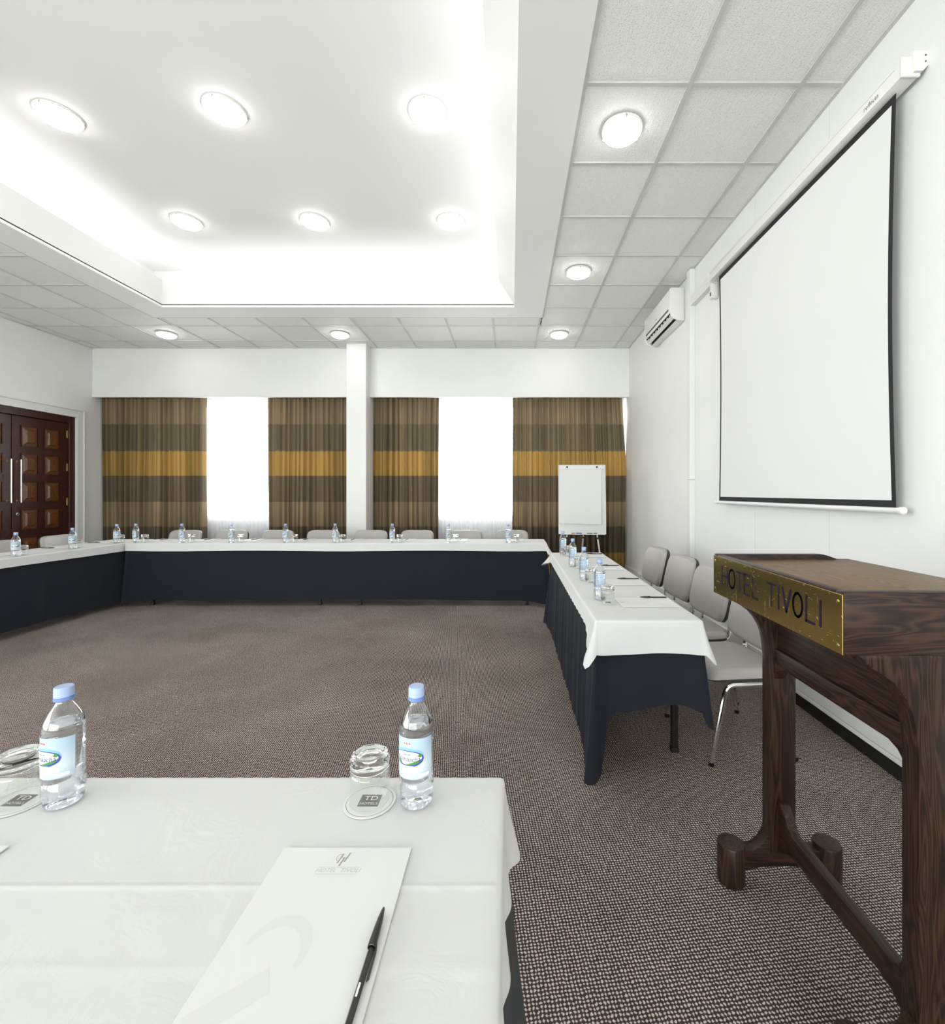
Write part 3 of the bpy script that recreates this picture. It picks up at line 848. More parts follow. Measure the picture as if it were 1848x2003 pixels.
# --- left tables
LX0, LX1, LY0, LY1 = -5.045, -4.575, 2.6, 5.84
table(LX0, LX1, LY0, LY1, 'table along the wooden doors, under navy and white cloths', [(-4.98, 2.85), (-4.62, 2.85), (-4.98, 5.6), (-4.62, 5.6)])
def pr(sd, u, L, s, c):
    if sd == 1: return (.665+.008*math.sin(s*2.1), .016, .006, .42)
    if sd in (3, 6, 7): return (.24, .01, .004, .4)
    return (.655, .01, .004, .4)
cloth_obj(drape(LX0, LX1, LY0, LY1, TZ-.004, .008, .05, pr, 12, seed=5), 'table_skirt', 'navy', 'navy skirt on the table along the wooden doors', 'table skirt', gs, ((LX0+LX1)/2, (LY0+LY1)/2, 0))
def pr(sd, u, L, s, c):
    if sd == 1: return (.088+.005*math.sin(s*2.3), .010, .004, .23)
    return (.088, .010, .002, .4)
cloth_obj(drape(LX0-.004, LX1+.004, LY0-.004, LY1+.004, TZ, .012, .05, pr, 6, seed=6), 'tablecloth', 'linen', 'white tablecloth on the table along the wooden doors', 'tablecloth', gw, ((LX0+LX1)/2, (LY0+LY1)/2, TZ))
# --- right table
RX0, RX1, RY0, RY1 = 0.405, 0.882, 2.15, 4.53
table(RX0, RX1, RY0, RY1, 'table along the screen wall with its near end open underneath', [(.84, 2.36), (.46, 2.36), (.84, 4.30), (.46, 4.30)])
def pr(sd, u, L, s, c):
    if sd == 3:      # inner, pleated side: runs from the far to the near end
        w = cw(u, L, .14)
        return (.728, .012+.03*w, .011*(1-.5*w), .046)
    if sd == 7: return (.728, .03+.05*c, .004, .11)      # near left corner falls to the floor
    if sd == 6: return (.70, .03+.07*c, .004, .2)
    if sd == 0:
        a = math.exp(-(u/.035)**2); b = math.exp(-((L-u)/.05)**2)
        return (.41+.018*math.sin(u*9+1.2)+.318*a+.02*b, .006+.02*a+.02*b, .005, .30)
    if sd == 4: return (.44+.05*c, .03+.03*c, .003, .2)
    if sd == 1: return (.24+.20*math.exp(-(u/.10)**2), .012+.012*math.exp(-(u/.1)**2), .004, .35)
    return (.40, .012, .006, .35)
cloth_obj(drape(RX0, RX1, RY0, RY1, TZ-.004, .008, .012, pr, 14, seed=4), 'table_skirt', 'navy', 'pleated navy skirt on the table along the screen wall', 'table skirt', gs, ((RX0+RX1)/2, (RY0+RY1)/2, 0))
def pr(sd, u, L, s, c):
    if sd == 3:
        b = math.exp(-((L-u)/.10)**2); a = math.exp(-(u/.10)**2)
        return (.072+.07*b+.03*a, .012+.02*b+.02*a, .0018, .09)
    if sd == 7: return (.145+.06*c**3, .03+.05*c**2, .001, .3)
    if sd == 0:
        w = cw(u, L, .07)
        return (.152+.004*math.sin(u*14), .010+.018*w, .003, .33)
    if sd == 4: return (.15+.045*c**3, .028+.035*c**2, .001, .3)
    if sd == 1:
        a = math.exp(-(u/.10)**2)
        return (.075+.075*a, .012+.015*a, .002, .2)
    if sd == 6: return (.10+.04*c, .05+.06*c, .003, .2)
    return (.09, .014, .002, .3)
def rdg(x, y):
    return .0009*math.exp(-((x-.63)/.004)**2)
cloth_obj(drape(RX0-.004, RX1+.004, RY0-.004, RY1+.004, TZ, .013, .012, pr, 8, ridge=rdg, seed=7), 'tablecloth', 'linen', 'white tablecloth with draped corners on the table along the screen wall', 'tablecloth', gw, ((RX0+RX1)/2, (RY0+RY1)/2, TZ))
# --- foreground table
FX0, FX1, FY0, FY1 = -2.45, -0.028, 0.455, 0.952
table(FX0, FX1, FY0, FY1, 'foreground table under the cloths, nearest the camera', [(-.26, .50), (-.26, .91), (-2.2, .50), (-2.2, .91)])
def pr(sd, u, L, s, c):
    if sd == 1: return (.70, .072, .003, .5)
    if sd == 5: return (.71, .075, .002, .3)
    return (.655, .012, .006, .4)
cloth_obj(drape(FX0, FX1, FY0, FY1, TZ-.004, .008, .03, pr, 12, seed=1), 'table_skirt', 'navy', 'navy skirt below the foreground table, seen at its right end', 'table skirt', gs, ((FX0+FX1)/2, (FY0+FY1)/2, 0))
def pr(sd, u, L, s, c):
    if sd == 1:
        b = math.exp(-((L-u)/.09)**2)
        q = .5+.5*math.sin(u*2*PI/.125+2.4)
        return (.118+.012*q+.02*b, .001+.012*q+.020*b, .0, .2)
    if sd == 5: return (.140+.012*c, .024+.010*c, .0, .2)
    return (.10, .012, .003, .3)
def rdg(x, y):
    return .0014*math.exp(-((y-.694)/.0042)**2)+.0005*math.exp(-((y-.575)/.009)**2)+.0009*math.sin(x*9+y*14)*math.sin(y*23-x*4)*.6
cloth_obj(drape(FX0-.004, FX1+.004, FY0-.004, FY1+.004, TZ, .010, (.02, .0035), pr, 10, ridge=rdg, seed=8), 'tablecloth', 'linen', 'white creased tablecloth on the foreground table', 'tablecloth', gw, ((FX0+FX1)/2, (FY0+FY1)/2, TZ))

# ================================================================== table settings
TOP = TZ+.0015
def wrap(vs, r, zc, s0=0.0):
    out = []
    for (x, y, z) in vs:
        th = -PI/2+(x+s0)/r
        rr = r+z
        out.append((rr*math.cos(th), rr*math.sin(th), zc+y))
    return out
def make_bottle():
    t = thing('water_bottle', 'x', 'bottle', (0, 0, 0), 0, 'sealed water bottles')
    R = .0325
    prof = [(0, .006), (.012, .004), (.022, .001), (.028, .0), (.0315, .004), (R, .012), (R, .048)]
    z = .052
    prof += [(.0312, .050), (.0312, .053), (R, .056)]
    for k in range(9):
        zz = .066+k*.0078
        prof += [(R-.0002, zz), (R-.0019, zz+.0032), (R-.0002, zz+.0064)]
    prof += [(R, .139), (.0312, .142), (R, .145)]
    for k in range(1, 10):
        q = k/9
        prof.append((R-(R-.0125)*(q**1.55), .148+.045*q))
    prof += [(.0120, .197), (.0120, .203)]
    MB().lathe(prof, 40, caps=False).build('bottle_body', 'pet', t, 4)
    wp = [(0, .0075), (.011, .0058), (.021, .003), (.0272, .0022), (.0302, .006), (.0313, .013), (.0313, .048), (.0302, .0515), (.0313, .056), (.0307, .07), (.0307, .136), (.0313, .139), (.0303, .142), (.0312, .1455), (.0300, .1550), (0, .1550)]
    MB().lathe(wp, 32, caps=False).build('water', 'water', t, SM)
    c = MB(); c.lathe([(0, .2235), (.0135, .2235), (.0150, .222), (.0152, .205), (0, .205)], 40, caps=False)
    c.build('cap', 'cap', t, SM)
    MB().lathe([(.0140, .2045), (.0156, .2045), (.0156, .1985), (.0140, .1985)], 32, caps=False).build('neck_ring', 'neck_ring', t, SM)
    # base petals
    for k in range(5):
        a = k*2*PI/5
        b = MB(); bm = bmesh.new(); bmesh.ops.create_uvsphere(bm, u_segments=10, v_segments=6, radius=.0075)
        b.bm(bm, Matrix.Translation((.0185*math.cos(a), .0185*math.sin(a), .0095)))
        b.build('base_lobe', 'pet', t, 4)
    # paper label, wrapped round the ribs
    r = R+.0004
    lab = MB(); n = 26; half = .050
    s_ = [-half+2*half*i/n for i in range(n+1)]
    zb, zt = .062, .1365
    lo = wrap([(s, 0, 0) for s in s_], r, zb); hi = wrap([(s, 0.002*math.cos(s*40), 0) for s in s_], r, zt)
    lab.add(lo+hi, [(i, i+1, n+1+i+1, n+1+i) for i in range(n)])
    L = lab.build('paper_label', 'label', t, 4)
    def ell(cx, cz, a, b, off, mat, nm, a0=0, a1=2*PI, inner=None):
        m = MB(); k = 40
        if inner is None:
            # fan in narrow strips so that it follows the curve
            cols_ = 24; vs = []
            for i in range(cols_+1):
                x = -a+2*a*i/cols_; h = b*math.sqrt(max(0, 1-(x/a)**2))
                vs += [(cx+x, -h, 0), (cx+x, h, 0)]
            m.add(wrap(vs, r+off, cz), [(2*i, 2*i+2, 2*i+3, 2*i+1) for i in range(cols_)])
        else:
            vs = []
            for i in range(k+1):
                t_ = a0+(a1-a0)*i/k
                wv = math.sin(PI*i/k) if a1-a0 < 6 else 1
                vs += [(cx+a*math.cos(t_), b*math.sin(t_), 0), (cx+(a-(a-inner[0])*wv)*math.cos(t_), (b-(b-inner[1])*wv)*math.sin(t_), 0)]
            m.add(wrap(vs, r+off, cz), [(2*i, 2*i+2, 2*i+3, 2*i+1) for i in range(k)])
        return m.build(nm, mat, L, 4)
    cz_ = .1005
    ell(0, cz_+.003, .031, .0165, .0003, 'lab_sky', 'oval_halo')
    ell(0, cz_, .031, .0150, .0005, 'lab_blue', 'oval_border')
    ell(-.001, cz_+.0012, .0285, .0125, .0007, 'print_white', 'oval_field')
    ell(-.001, cz_+.0012, .0285, .0125, .0009, 'lab_green', 'green_swoosh', -1.75, -.05, (.0225, .0075))
    ell(-.001, cz_+.0012, .0285, .0125, .0009, 'lab_green', 'green_swoosh', -2.7, -1.95, (.0225, .0085))
    ell(.0235, cz_+.006, .0035, .0032, .0010, 'lab_green', 'green_leaf')
    for i, (x, mt) in enumerate(((-.0075, 'lab_gold'), (-.002, 'lab_red'), (.0035, 'lab_red'))):
        ell(x, .1285, .0019, .0019, .0005, mt, 'medal')
    def txt(body, size, x, zc, mat, shear=0.0, sx=1.0):
        v, f = text_mesh(body, size, shear, 0.0, sx)
        m = MB(); m.add(wrap([(a+x, b, 0) for a, b, c_ in v], r+.0012, zc), f)
        return m.build('lettering', mat, L)
    txt('Namaacha', .0128, -.001, cz_-.0005, 'lab_text', .25, .92)
    for (xa, xb, zc, hh, mt) in ((-.010, -.001, cz_+.0078, .0012, 'print_grey'), (.0, .006, cz_+.0078, .0012, 'print_grey'), (-.012, .012, cz_-.0134, .0008, 'print_white')):
        m = MB(); sb = [xa+(xb-xa)*i/6 for i in range(7)]
        m.add(wrap([(q, -hh, 0) for q in sb]+[(q, hh, 0) for q in sb], r+.0011, zc), [(i, i+1, 8+i, 7+i) for i in range(6)])
        m.build('fine_print', mt, L)
    txt('50 cL', .0050, .030, .0785, 'print_white')
    m = MB(); sb = [.020+.022*i/8 for i in range(9)]
    m.add(wrap([(s, 0, 0) for s in sb], r+.0004, .0655)+wrap([(s, .006, 0) for s in sb], r+.0004, .0655), [(i, i+1, 10+i, 9+i) for i in range(8)])
    m.build('bar_strip', 'print_white', L)
    return t
def make_glass():
    t = thing('tumbler', 'x', 'glass', (0, 0, 0), 0, 'upturned tumblers')
    # upside down: rim on the coaster, thick base on top
    wall_ = [(.0385, .0008), (.0390, .002), (.0388, .02), (.0378, .055), (.0372, .066)]
    inn = [(.0350, .066), (.0354, .055), (.0364, .02), (.0370, .002), (.0374, .0008), (.0385, .0008)]
    MB().lathe(wall_+inn, 48, caps=False).build('glass_wall', 'thin_glass', t, 4)
    base_ = [(0, .0765), (.026, .0765), (.0325, .0745), (.0348, .0705), (.0352, .0665), (.0370, .0665), (.0362, .070), (.0368, .074), (.0372, .080), (.0362, .088), (.0330, .0925), (.026, .0935), (.0235, .0915), (0, .0905)]
    MB().lathe(base_, 48, caps=False).build('thick_base', 'glass', t, 4)
    return t
def make_coaster():
    t = thing('coaster', 'x', 'coaster', (0, 0, 0), 0, 'round paper coasters')
    MB().lathe([(0, 0), (.0485, 0), (.0488, .0006), (.0485, .0012), (0, .0012)], 48, caps=False).build('disc', 'paper', t, SM)
    MB().lathe([(.0432, .00135), (.0440, .00135)], 48, caps=False).build('ring_print', 'print_dark', t)
    sq = MB().add([(-.0195, -.0165, .0014), (.0195, -.0165, .0014), (.0195, .0175, .0014), (-.0195, .0175, .0014)], [(0, 1, 2, 3)]).build('logo_square', 'print_dark', t)
    v, f = text_mesh('TD', .0175, 0, 0, 1.15)
    MB().add([(a+.001, b+.0065, .0017) for a, b, c in v], f).build('lettering', 'print_white', sq)
    v, f = text_mesh('HOTELS', .0092, 0, 0, 1.05)
    MB().add([(a, b-.0085, .0017) for a, b, c in v], f).build('lettering', 'print_white', sq)
    return t
def make_pad():
    t = thing('notepad', 'x', 'notepad', (0, 0, 0), 0, 'white letterhead notepads')
    W_, H_, T_ = .212, .297, .0022
    MB().box(-W_/2, W_/2, -H_/2, H_/2, 0, T_, .0003, 1).build('sheets', 'paper', t)
    z = T_+.00015
    lg = bpy.data.objects.new('letterhead', None)
    def tx(body, size, x, y, mat, nm, shear=.3, sx=1.0):
        v, f = text_mesh(body, size, shear, 0, sx)
        return MB().add([(a+x, b+y, z) for a, b, c in v], f).build(nm, mat, t)
    yt = H_/2
    # monogram: two slanted stems, a crossing stroke and a curl
    m = MB()
    def bar(x0, y0, x1, y1, wd_):
        d = Vector((x1-x0, y1-y0)).normalized(); n_ = Vector((-d.y, d.x))*wd_/2
        m.add([(x0+n_.x, y0+n_.y, z), (x0-n_.x, y0-n_.y, z), (x1-n_.x, y1-n_.y, z), (x1+n_.x, y1+n_.y, z)], [(0, 1, 2, 3)])
    y0 = yt-.032
    bar(-.006, y0, -.002, y0+.018, .0022); bar(.004, y0+.002, .0085, y0+.020, .0022); bar(-.0012, y0-.006, .0022, y0+.011, .0022)
    bar(-.003, y0+.0105, .0065, y0+.0105, .0010); bar(-.0075, y0, -.0045, y0, .0009); bar(-.004, y0+.018, .000, y0+.018, .0009); bar(.006, y0+.020, .0105, y0+.020, .0009)
    for k in range(9):
        a0, a1 = 1.3+k*.35, 1.65+k*.35
        bar(-.0055+.005*math.cos(a0), y0+.0105+.007*math.sin(a0), -.0055+.005*math.cos(a1), y0+.0105+.007*math.sin(a1), .0008)
    m.build('monogram', 'print_grey', t)
    tx('HOTEL  TIVOLI', .0105, 0, yt-.0465, 'print_pale', 'lettering')
    m = MB()
    for k in range(14): bar(-.0265+k*.0038, yt-.0590, -.0240+k*.0038, yt-.0590, .0022)
    m.build('fine_print', 'print_faint', t)
    tx('*  *  *', .006, 0, yt-.0675, 'print_faint', 'lettering', 0)
    m = MB(); bar(-.032, yt-.0405, .032, yt-.0405, .0006); bar(-.032, yt-.0535, .032, yt-.0535, .0007); m.build('rule', 'print_pale', t)
    # large pale watermark curl: a hooked band, then the broad diagonal stem
    def strip(pts, zz, nm):
        mm = MB(); vs_ = []
        for (a_, b_) in pts: vs_ += [(a_[0], a_[1], zz), (b_[0], b_[1], zz)]
        mm.add(vs_, [(2*i_, 2*i_+1, 2*i_+3, 2*i_+2) for i_ in range(len(pts)-1)])
        return mm.build(nm, 'print_faint', t)
    pts = []
    for k in range(25):
        a = 2.9-k*(3.3/24); wd_ = .003+.006*math.sin(PI*(k+.5)/25)
        cx_, cy_ = -.035, -.028
        pts.append(((cx_+(.040+wd_)*math.cos(a), cy_+(.046+wd_)*math.sin(a)), (cx_+(.040-wd_)*math.cos(a), cy_+(.046-wd_)*math.sin(a))))
    strip(pts, z, 'watermark')
    strip([((-.100, -.100), (-.084, -.128)), ((-.030, -.044), (-.014, -.074))], z, 'watermark')
    return t
def make_pen():
    t = thing('ballpoint_pen', 'x', 'pen', (0, 0, 0), 0, 'black ballpoint pens')
    b = MB(); b.lathe([(0, -.075), (.0036, -.075), (.0041, -.073), (.0041, .025), (.0036, .03)], 6, (0, 0, .0045), 'y'); b.build('barrel', 'black_plastic', t)
    b = MB(); b.lathe([(0, -.0765), (.003, -.0765), (.0034, -.0745), (.0034, -.07)], 12, (0, 0, .0045), 'y'); b.build('end_plug', 'black_plastic', t, SM)
    b = MB(); b.lathe([(.0044, .014), (.0054, .0145), (.0056, .017), (.0055, .022), (.0048, .04), (.0038, .055), (.0026, .066), (.0014, .0715), (0, .072)], 20, (0, 0, .0056), 'y', False); b.build('cap', 'black_plastic', t, SM)
    b = MB(); b.add([(.0040, .03, .0060), (.0072, .012, .0046), (.0076, -.020, .0036), (.0052, -.024, .0036), (.0040, .03, .0035), (.0072, .012, .0022), (.0076, -.020, .0016), (.0052, -.024, .0016)],
                    [(0, 3, 2, 1), (4, 5, 6, 7), (0, 1, 5, 4), (1, 2, 6, 5), (2, 3, 7, 6), (3, 0, 4, 7)]); b.build('clip', 'black_plastic', t)
    b = MB(); b.box(-.0012, .0012, -.045, -.030, .0082, .0087); b.build('print_mark', 'print_white', t)
    return t
protos = dict(bottle=make_bottle(), glass=make_glass(), coaster=make_coaster(), pad=make_pad(), pen=make_pen())
used = set()
def put(kind, loc, rz, label):
    p = protos[kind]
    if kind not in used:
        used.add(kind); p.location = loc; p.rotation_euler = (0, 0, rz); p['label'] = label; return p
    return dup(p, loc, rz, label)
def place(ox, oy, ang, where, G=.40, B=.41, br=.09, pen=(.092, .112), penrot=0.0, pads=True, gr=0.0, brot=-.26):
    c, s = math.cos(ang), math.sin(ang)
    def P(r, f, z): return (ox+c*r-s*f, oy+s*r+c*f, z)
    put('bottle', P(br, B, TOP), ang+brot, 'blue-capped water bottle '+where)
    put('coaster', P(gr, G, TOP), ang, 'round paper coaster '+where)
    put('glass', P(gr, G, TOP+.0014), ang, 'clear upturned tumbler '+where)
    if pads:
        put('pad', P(0, .1535, TOP+.0004), ang, 'white letterhead notepad '+where)
        put('pen', P(pen[0], pen[1], TOP+.0030), ang+penrot, 'black capped pen '+where)
# foreground
place(-.273, .463, 0, 'in the foreground, nearest the camera', G=.420, B=.420, br=.090, pen=(.0925, .113), brot=-.30)
place(-.950, .468, 0, 'at the left edge of the foreground table', G=.416, B=.414, br=.088, brot=-.26)
# far table (people would face the camera)
bxs = [265, 355, 452, 558, 655, 767, 877, 994]
for i, xx in enumerate(bxs):
    X = (xx-1000)/895.0*5.43
    place(X+.09, BY1+.005, PI, 'on the far table, %s place from its left end' % ORD[i], G=.405, B=.425, pen=(-.015, .13), penrot=.05*math.sin(i*2.1), gr=random.uniform(-.012, .012), brot=2.6+random.uniform(-.4, .4))
# left table
for i, Y in enumerate((4.35, 4.90, 5.44)):
    place(LX0+.003, Y, -PI/2, 'on the table by the doors, '+('nearest to the camera', 'middle place', 'at the far corner')[i], G=.40, B=.43, pen=(.05, .13), brot=2.2)
# right table
for i, Y in enumerate((2.475, 3.03, 3.60, 4.30)):
    place(RX1-.004, Y, PI/2, 'by the screen wall, %s place from the near table end' % ORD[i], G=.358-.006*i, B=.385, br=.085, pen=(.095, .085), pads=True, brot=1.05)

# ================================================================== chairs
def rounded_pad(w, h, d, corner, seg=10, puff=.5, bow=0.0, levels=8):
    """cushion in the xz plane, front at -y; superellipse outline, puffed edges"""
    m = MB(); n = 44
    def outline(sc, k):
        pts = []
        for i in range(n):
            a = 2*PI*i/n
            ca, sa = math.cos(a), math.sin(a)
            e = 2.0/5.0
            x = (abs(ca)**e)*(1 if ca >= 0 else -1)*w/2; z = (abs(sa)**e)*(1 if sa >= 0 else -1)*h/2
            pts.append((x, z))
        return pts
    base = outline(1, 0)
    rings = []
    for k in range(levels+1):
        t = k/levels*PI/2            # from the rim inwards over the front
        inset = corner*(1-math.cos(t)) ; y = -d*math.sin(t)
        rings.append((inset, y))
    extra = [(corner+.06, -d*1.03), (corner+.12, -d*1.05)]
    allr = rings+extra
    vs = []; fs = []
    for (ins, y) in allr:
        for (x, z) in base:
            sx = (w/2-ins)/(w/2); sz = (h/2-ins)/(h/2)
            X, Z = x*max(.02, sx), z*max(.02, sz)
            vs.append((X, y+bow*(X/(w/2))**2*-1, Z))
    for k in range(len(allr)-1):
        for i in range(n):
            j = (i+1) % n
            fs.append((k*n+i, k*n+j, (k+1)*n+j, (k+1)*n+i))
    last = (len(allr)-1)*n
    vs.append((0, -d*1.05, 0)); c = len(vs)-1
    for i in range(n): fs.append((last+i, last+(i+1) % n, c))
    m.add(vs, fs)
    return m, base

def make_chair():
    t = thing('stacking_chair', 'x', 'chair', (0, 0, 0), 0, 'grey padded chairs')
    # local: faces -y, seat centre at the origin
    sw, sd_, sh = .465, .43, .455
    # seat: puffed cushion lying flat
    m, base = rounded_pad(sw, sd_, .042, .035)
    q = MB(); q.add([(x, z, -y+sh-.045+(-.018*(max(0, (-z-.10))/.115)**2)) for (x, y, z) in m.v], [f[::-1] for f in m.f]); q.build('seat', 'vinyl', t, 4)
    q = MB(); q.prism([(x*.99, z*.99) for x, z in base], sh-.062, sh-.045, 'z'); q.build('seat_pan', 'shell', t, SM)
    # backrest, leaning back
    bw, bh = .445, .345
    m, base = rounded_pad(bw, bh, .038, .032, bow=.03)
    tilt = math.radians(13)
    R_ = Matrix.Translation((0, .218, .655)) @ Matrix.Rotation(-tilt, 4, 'X')
    q = MB(); q.add([(R_ @ Vector(v))[:] for v in m.v], m.f); q.build('backrest', 'vinyl', t, 4)
    # shell behind
    n = len(base); vs = []; fs = []
    for (sc, y) in ((1.0, -.001), (1.0, .020), (.95, .030), (.6, .036)):
        for (x, z) in base: vs.append((R_ @ Vector((x*sc, y-.03*(x*sc/(bw/2))**2, z*sc)))[:])
    for k in range(3):
        for i in range(n):
            j = (i+1) % n; fs.append((k*n+i, (k+1)*n+i, (k+1)*n+j, k*n+j))
    fs.append(tuple(3*n+i for i in range(n))[::-1])
    MB().add(vs, fs).build('backrest_shell', 'shell', t, SM)
    for s in (-1, 1):
        xo = s*.237
        # inverted-U side: front leg, rail, rear leg
        zr = sh-.072; r = .0115
        yf, yr = -.125, .135
        def arc(c, a0, a1, rad, k=6): return [(xo, c[0]+rad*math.cos(a0+(a1-a0)*i/k), c[1]+rad*math.sin(a0+(a1-a0)*i/k)) for i in range(k+1)]
        fa = arc((yf+.03, zr-.045), PI*.5, PI*.95, .045)
        MB().tube([(xo, yf+.05, zr)]+fa+[(xo+s*.010, -.215, .012)], r).build('leg', 'chrome', t, SM)
        ra = arc((yr-.03, zr-.045), PI*.5, PI*.05, .045)
        MB().tube([(xo, yr-.05, zr)]+ra+[(xo+s*.010, .225, .012)], r).build('leg', 'chrome', t, SM)
        MB().tube([(xo, yf+.045, zr), (xo, yr-.045, zr)], r*.995).build('side_rail', 'chrome', t, SM)
        for yy in (-.215, .225):
            MB().lathe([(0, 0), (.0125, 0), (.0135, .004), (.0130, .02), (0, .02)], 12, (xo+s*.010, yy, 0), 'z', False).build('foot_cap', 'black_plastic', t, SM)
        # bent strap carrying the back
        xs_ = s*.165
        pts = [(xs_, .05, sh-.066), (xs_, .19, sh-.066), (xs_, .208, sh-.060), (xs_, .219, sh-.045), (xs_, .222, sh-.025), (xs_, .226, sh+.06), (xs_, .245, sh+.16)]
        st = MB()
        prev = None
        for i in range(len(pts)-1):
            a, b = Vector(pts[i]), Vector(pts[i+1]); d = (b-a).normalized(); nn = Vector((0, -d.z, d.y))*.004
            v8 = []
            for p in (a-d*.001, b+d*.001):
                for sx_ in (-.013, .013):
                    for sg in (-1, 1): v8.append((p+Vector((sx_, 0, 0))+nn*sg)[:])
            st.add(v8, [(0, 1, 3, 2), (4, 6, 7, 5), (0, 4, 5, 1), (2, 3, 7, 6), (0, 2, 6, 4), (1, 5, 7, 3)])
        st.build('back_strap', 'chrome', t, SM)
    for yy in (-.09, .10):
        MB().tube([(-.237, yy, sh-.072), (.237, yy, sh-.072)], .009).build('cross_rail', 'chrome', t, SM)
    return t
ch = make_chair(); first = [True]
def chair(x, y, rz, label, group):
    if first[0]:
        first[0] = False; ch.location = (x, y, 0); ch.rotation_euler = (0, 0, rz); ch['label'] = label; ch['group'] = group
    else: dup(ch, (x, y, 0), rz, label, group)
g = 'grey padded chairs along the screen wall'
for i, (x, y, a, l) in enumerate(((1.165, 2.50, .10, 'grey padded chair half hidden by the lectern, its seat in view'),
                               (1.170, 3.10, .10, 'grey padded chair just left of the brass plate, wrinkled backrest'),
                               (1.155, 3.64, .08, 'grey padded chair with a creased back, second from the curtains'),
                               (1.135, 4.22, .06, 'grey padded chair by the screen wall nearest the curtains'))):
    chair(x, y, -PI/2+a, l, g)
cx = [366, 455, 545, 634, 727, 816, 911, 1001]
for i, xx in enumerate(cx):
    X = (xx-1000)/895.0*6.20
    chair(X, 5.965+.01*math.sin(i*3), random.uniform(-.03, .03), 'grey padded chair behind the far table, %s from its left end' % ORD[i], 'grey padded chairs behind the far table')
chair(-5.19, 5.46, PI/2, 'grey padded chair in front of the wooden doors, the farther one', 'grey padded chairs by the doors')
chair(-5.19, 4.80, PI/2, 'grey padded chair at the left picture edge before the doors', 'grey padded chairs by the doors')

# ================================================================== lectern
lx, ly0, ly1 = .709, .976, 1.600
lr = thing('lectern', 'dark wooden lectern with an engraved brass front plate', 'lectern', (.92, 1.288, 0))
zb, zt = .986, 1.1215
xe = 1.176
# side boards (with the cut-down end towards the speaker)
sp_ = [(lx, zb), (xe, zb), (xe, 1.103), (1.140, 1.103)]
for k in range(1, 8):
    q = k/8; sp_.append((1.140-.075*q, 1.103+.0185*(3*q*q-2*q**3)))
sp_ += [(1.060, zt), (lx, zt)]
for (a, b) in ((ly0, ly0+.026), (ly1-.026, ly1)):
    MB().prism(sp_, a, b, 'y', .003).build('side_board', 'wenge_x', lr, SM, absolute=True)
MB().box(lx, lx+.024, ly0+.026, ly1-.026, zb, zt-.001, .003).build('front_board', 'wenge_y', lr, SM, absolute=True)
MB().box(lx+.024, xe-.004, ly0+.026, ly1-.026, 1.086, 1.1035, .002).build('desk_top', 'wenge_top', lr, SM, absolute=True)
MB().box(xe-.024, xe-.004, ly0+.026, ly1-.026, zb, 1.086, .002).build('rear_board', 'wenge_y', lr, SM, absolute=True)
MB().box(lx+.024, xe-.024, ly0+.026, ly1-.026, zb+.004, zb+.016).build('underside', 'wenge_y', lr, SM, absolute=True)
pl = MB().box(lx-.0025, lx-.0002, ly0+.001, ly1-.001, zb+.001, zt-.006, .0006, 1).build('brass_plate', 'brass', lr, absolute=True)
off = (-lr.location.x, -lr.location.y, 0)
sw_ = .0066
def stroke(m, a, b):
    # flat capsule in the plate plane, a,b = (y,z)
    A, B = Vector(a), Vector(b); d = (B-A)
    d = d.normalized() if d.length > 1e-6 else Vector((1, 0)); ang = math.atan2(d.y, d.x)
    pts = []
    for k in range(7): t_ = ang+PI/2+PI*k/6; pts.append((A.x+sw_/2*math.cos(t_), A.y+sw_/2*math.sin(t_)))
    for k in range(7): t_ = ang-PI/2+PI*k/6; pts.append((B.x+sw_/2*math.cos(t_), B.y+sw_/2*math.sin(t_)))
    x0, x1 = lx-.0031, lx-.0024
    n = len(pts)
    m.add([(x0, p, q) for p, q in pts]+[(x1, p, q) for p, q in pts], [tuple(range(n))]+[(i, n+i, n+(i+1) % n, (i+1) % n) for i in range(n)])
T_, B_ = 1.086, 1.028; Mi = 1.057
def letter(chr_, ya, yb):
    m = MB()
    a, b = ya-sw_/2, yb+sw_/2       # a: reading-left (larger y)
    c = (a+b)/2
    S = lambda p, q: stroke(m, p, q)
    if chr_ == 'H': S((a, T_), (a, B_)); S((b, T_), (b, B_)); S((a, Mi), (b, Mi))
    elif chr_ == 'T': S((a, T_), (b, T_)); S((c, T_), (c, B_))
    elif chr_ == 'E': S((a, T_), (a, B_)); S((a, T_), (b, T_)); S((a, Mi), (b+.006, Mi)); S((a, B_), (b, B_))
    elif chr_ == 'L': S((a, T_), (a, B_)); S((a, B_), (b, B_))
    elif chr_ == 'I': S((c, T_), (c, B_))
    elif chr_ == 'V': S((a, T_), (c, B_)); S((c, B_), (b, T_))
    elif chr_ == 'O':
        pr_ = None
        for k in range(25):
            t_ = 2*PI*k/24; p = (c+(a-b)/2*math.cos(t_), Mi+(T_-B_)/2*math.sin(t_))
            if pr_: S(pr_, p)
            pr_ = p
    o = m.build('lettering', 'letter_paint', pl); o.location = off
for args in (('H', 1.537, 1.493), ('O', 1.489, 1.443), ('T', 1.439, 1.396), ('E', 1.391, 1.354), ('L', 1.344, 1.309),
             ('T', 1.267, 1.221), ('I', 1.215, 1.205), ('V', 1.197, 1.155), ('O', 1.151, 1.108), ('L', 1.100, 1.064), ('I', 1.051, 1.041)):
    letter(*args)
for (y, z) in ((ly0+.014, zb+.018), (ly0+.014, zt-.022), (ly1-.014, zb+.018), (ly1-.014, zt-.022)):
    m = MB(); m.lathe([(0, -.0012), (.003, -.0008), (.0042, 0)], 14, (lx-.0025, y, z), 'x', False)
    m.build('screw', 'brass', pl, SM).location = off
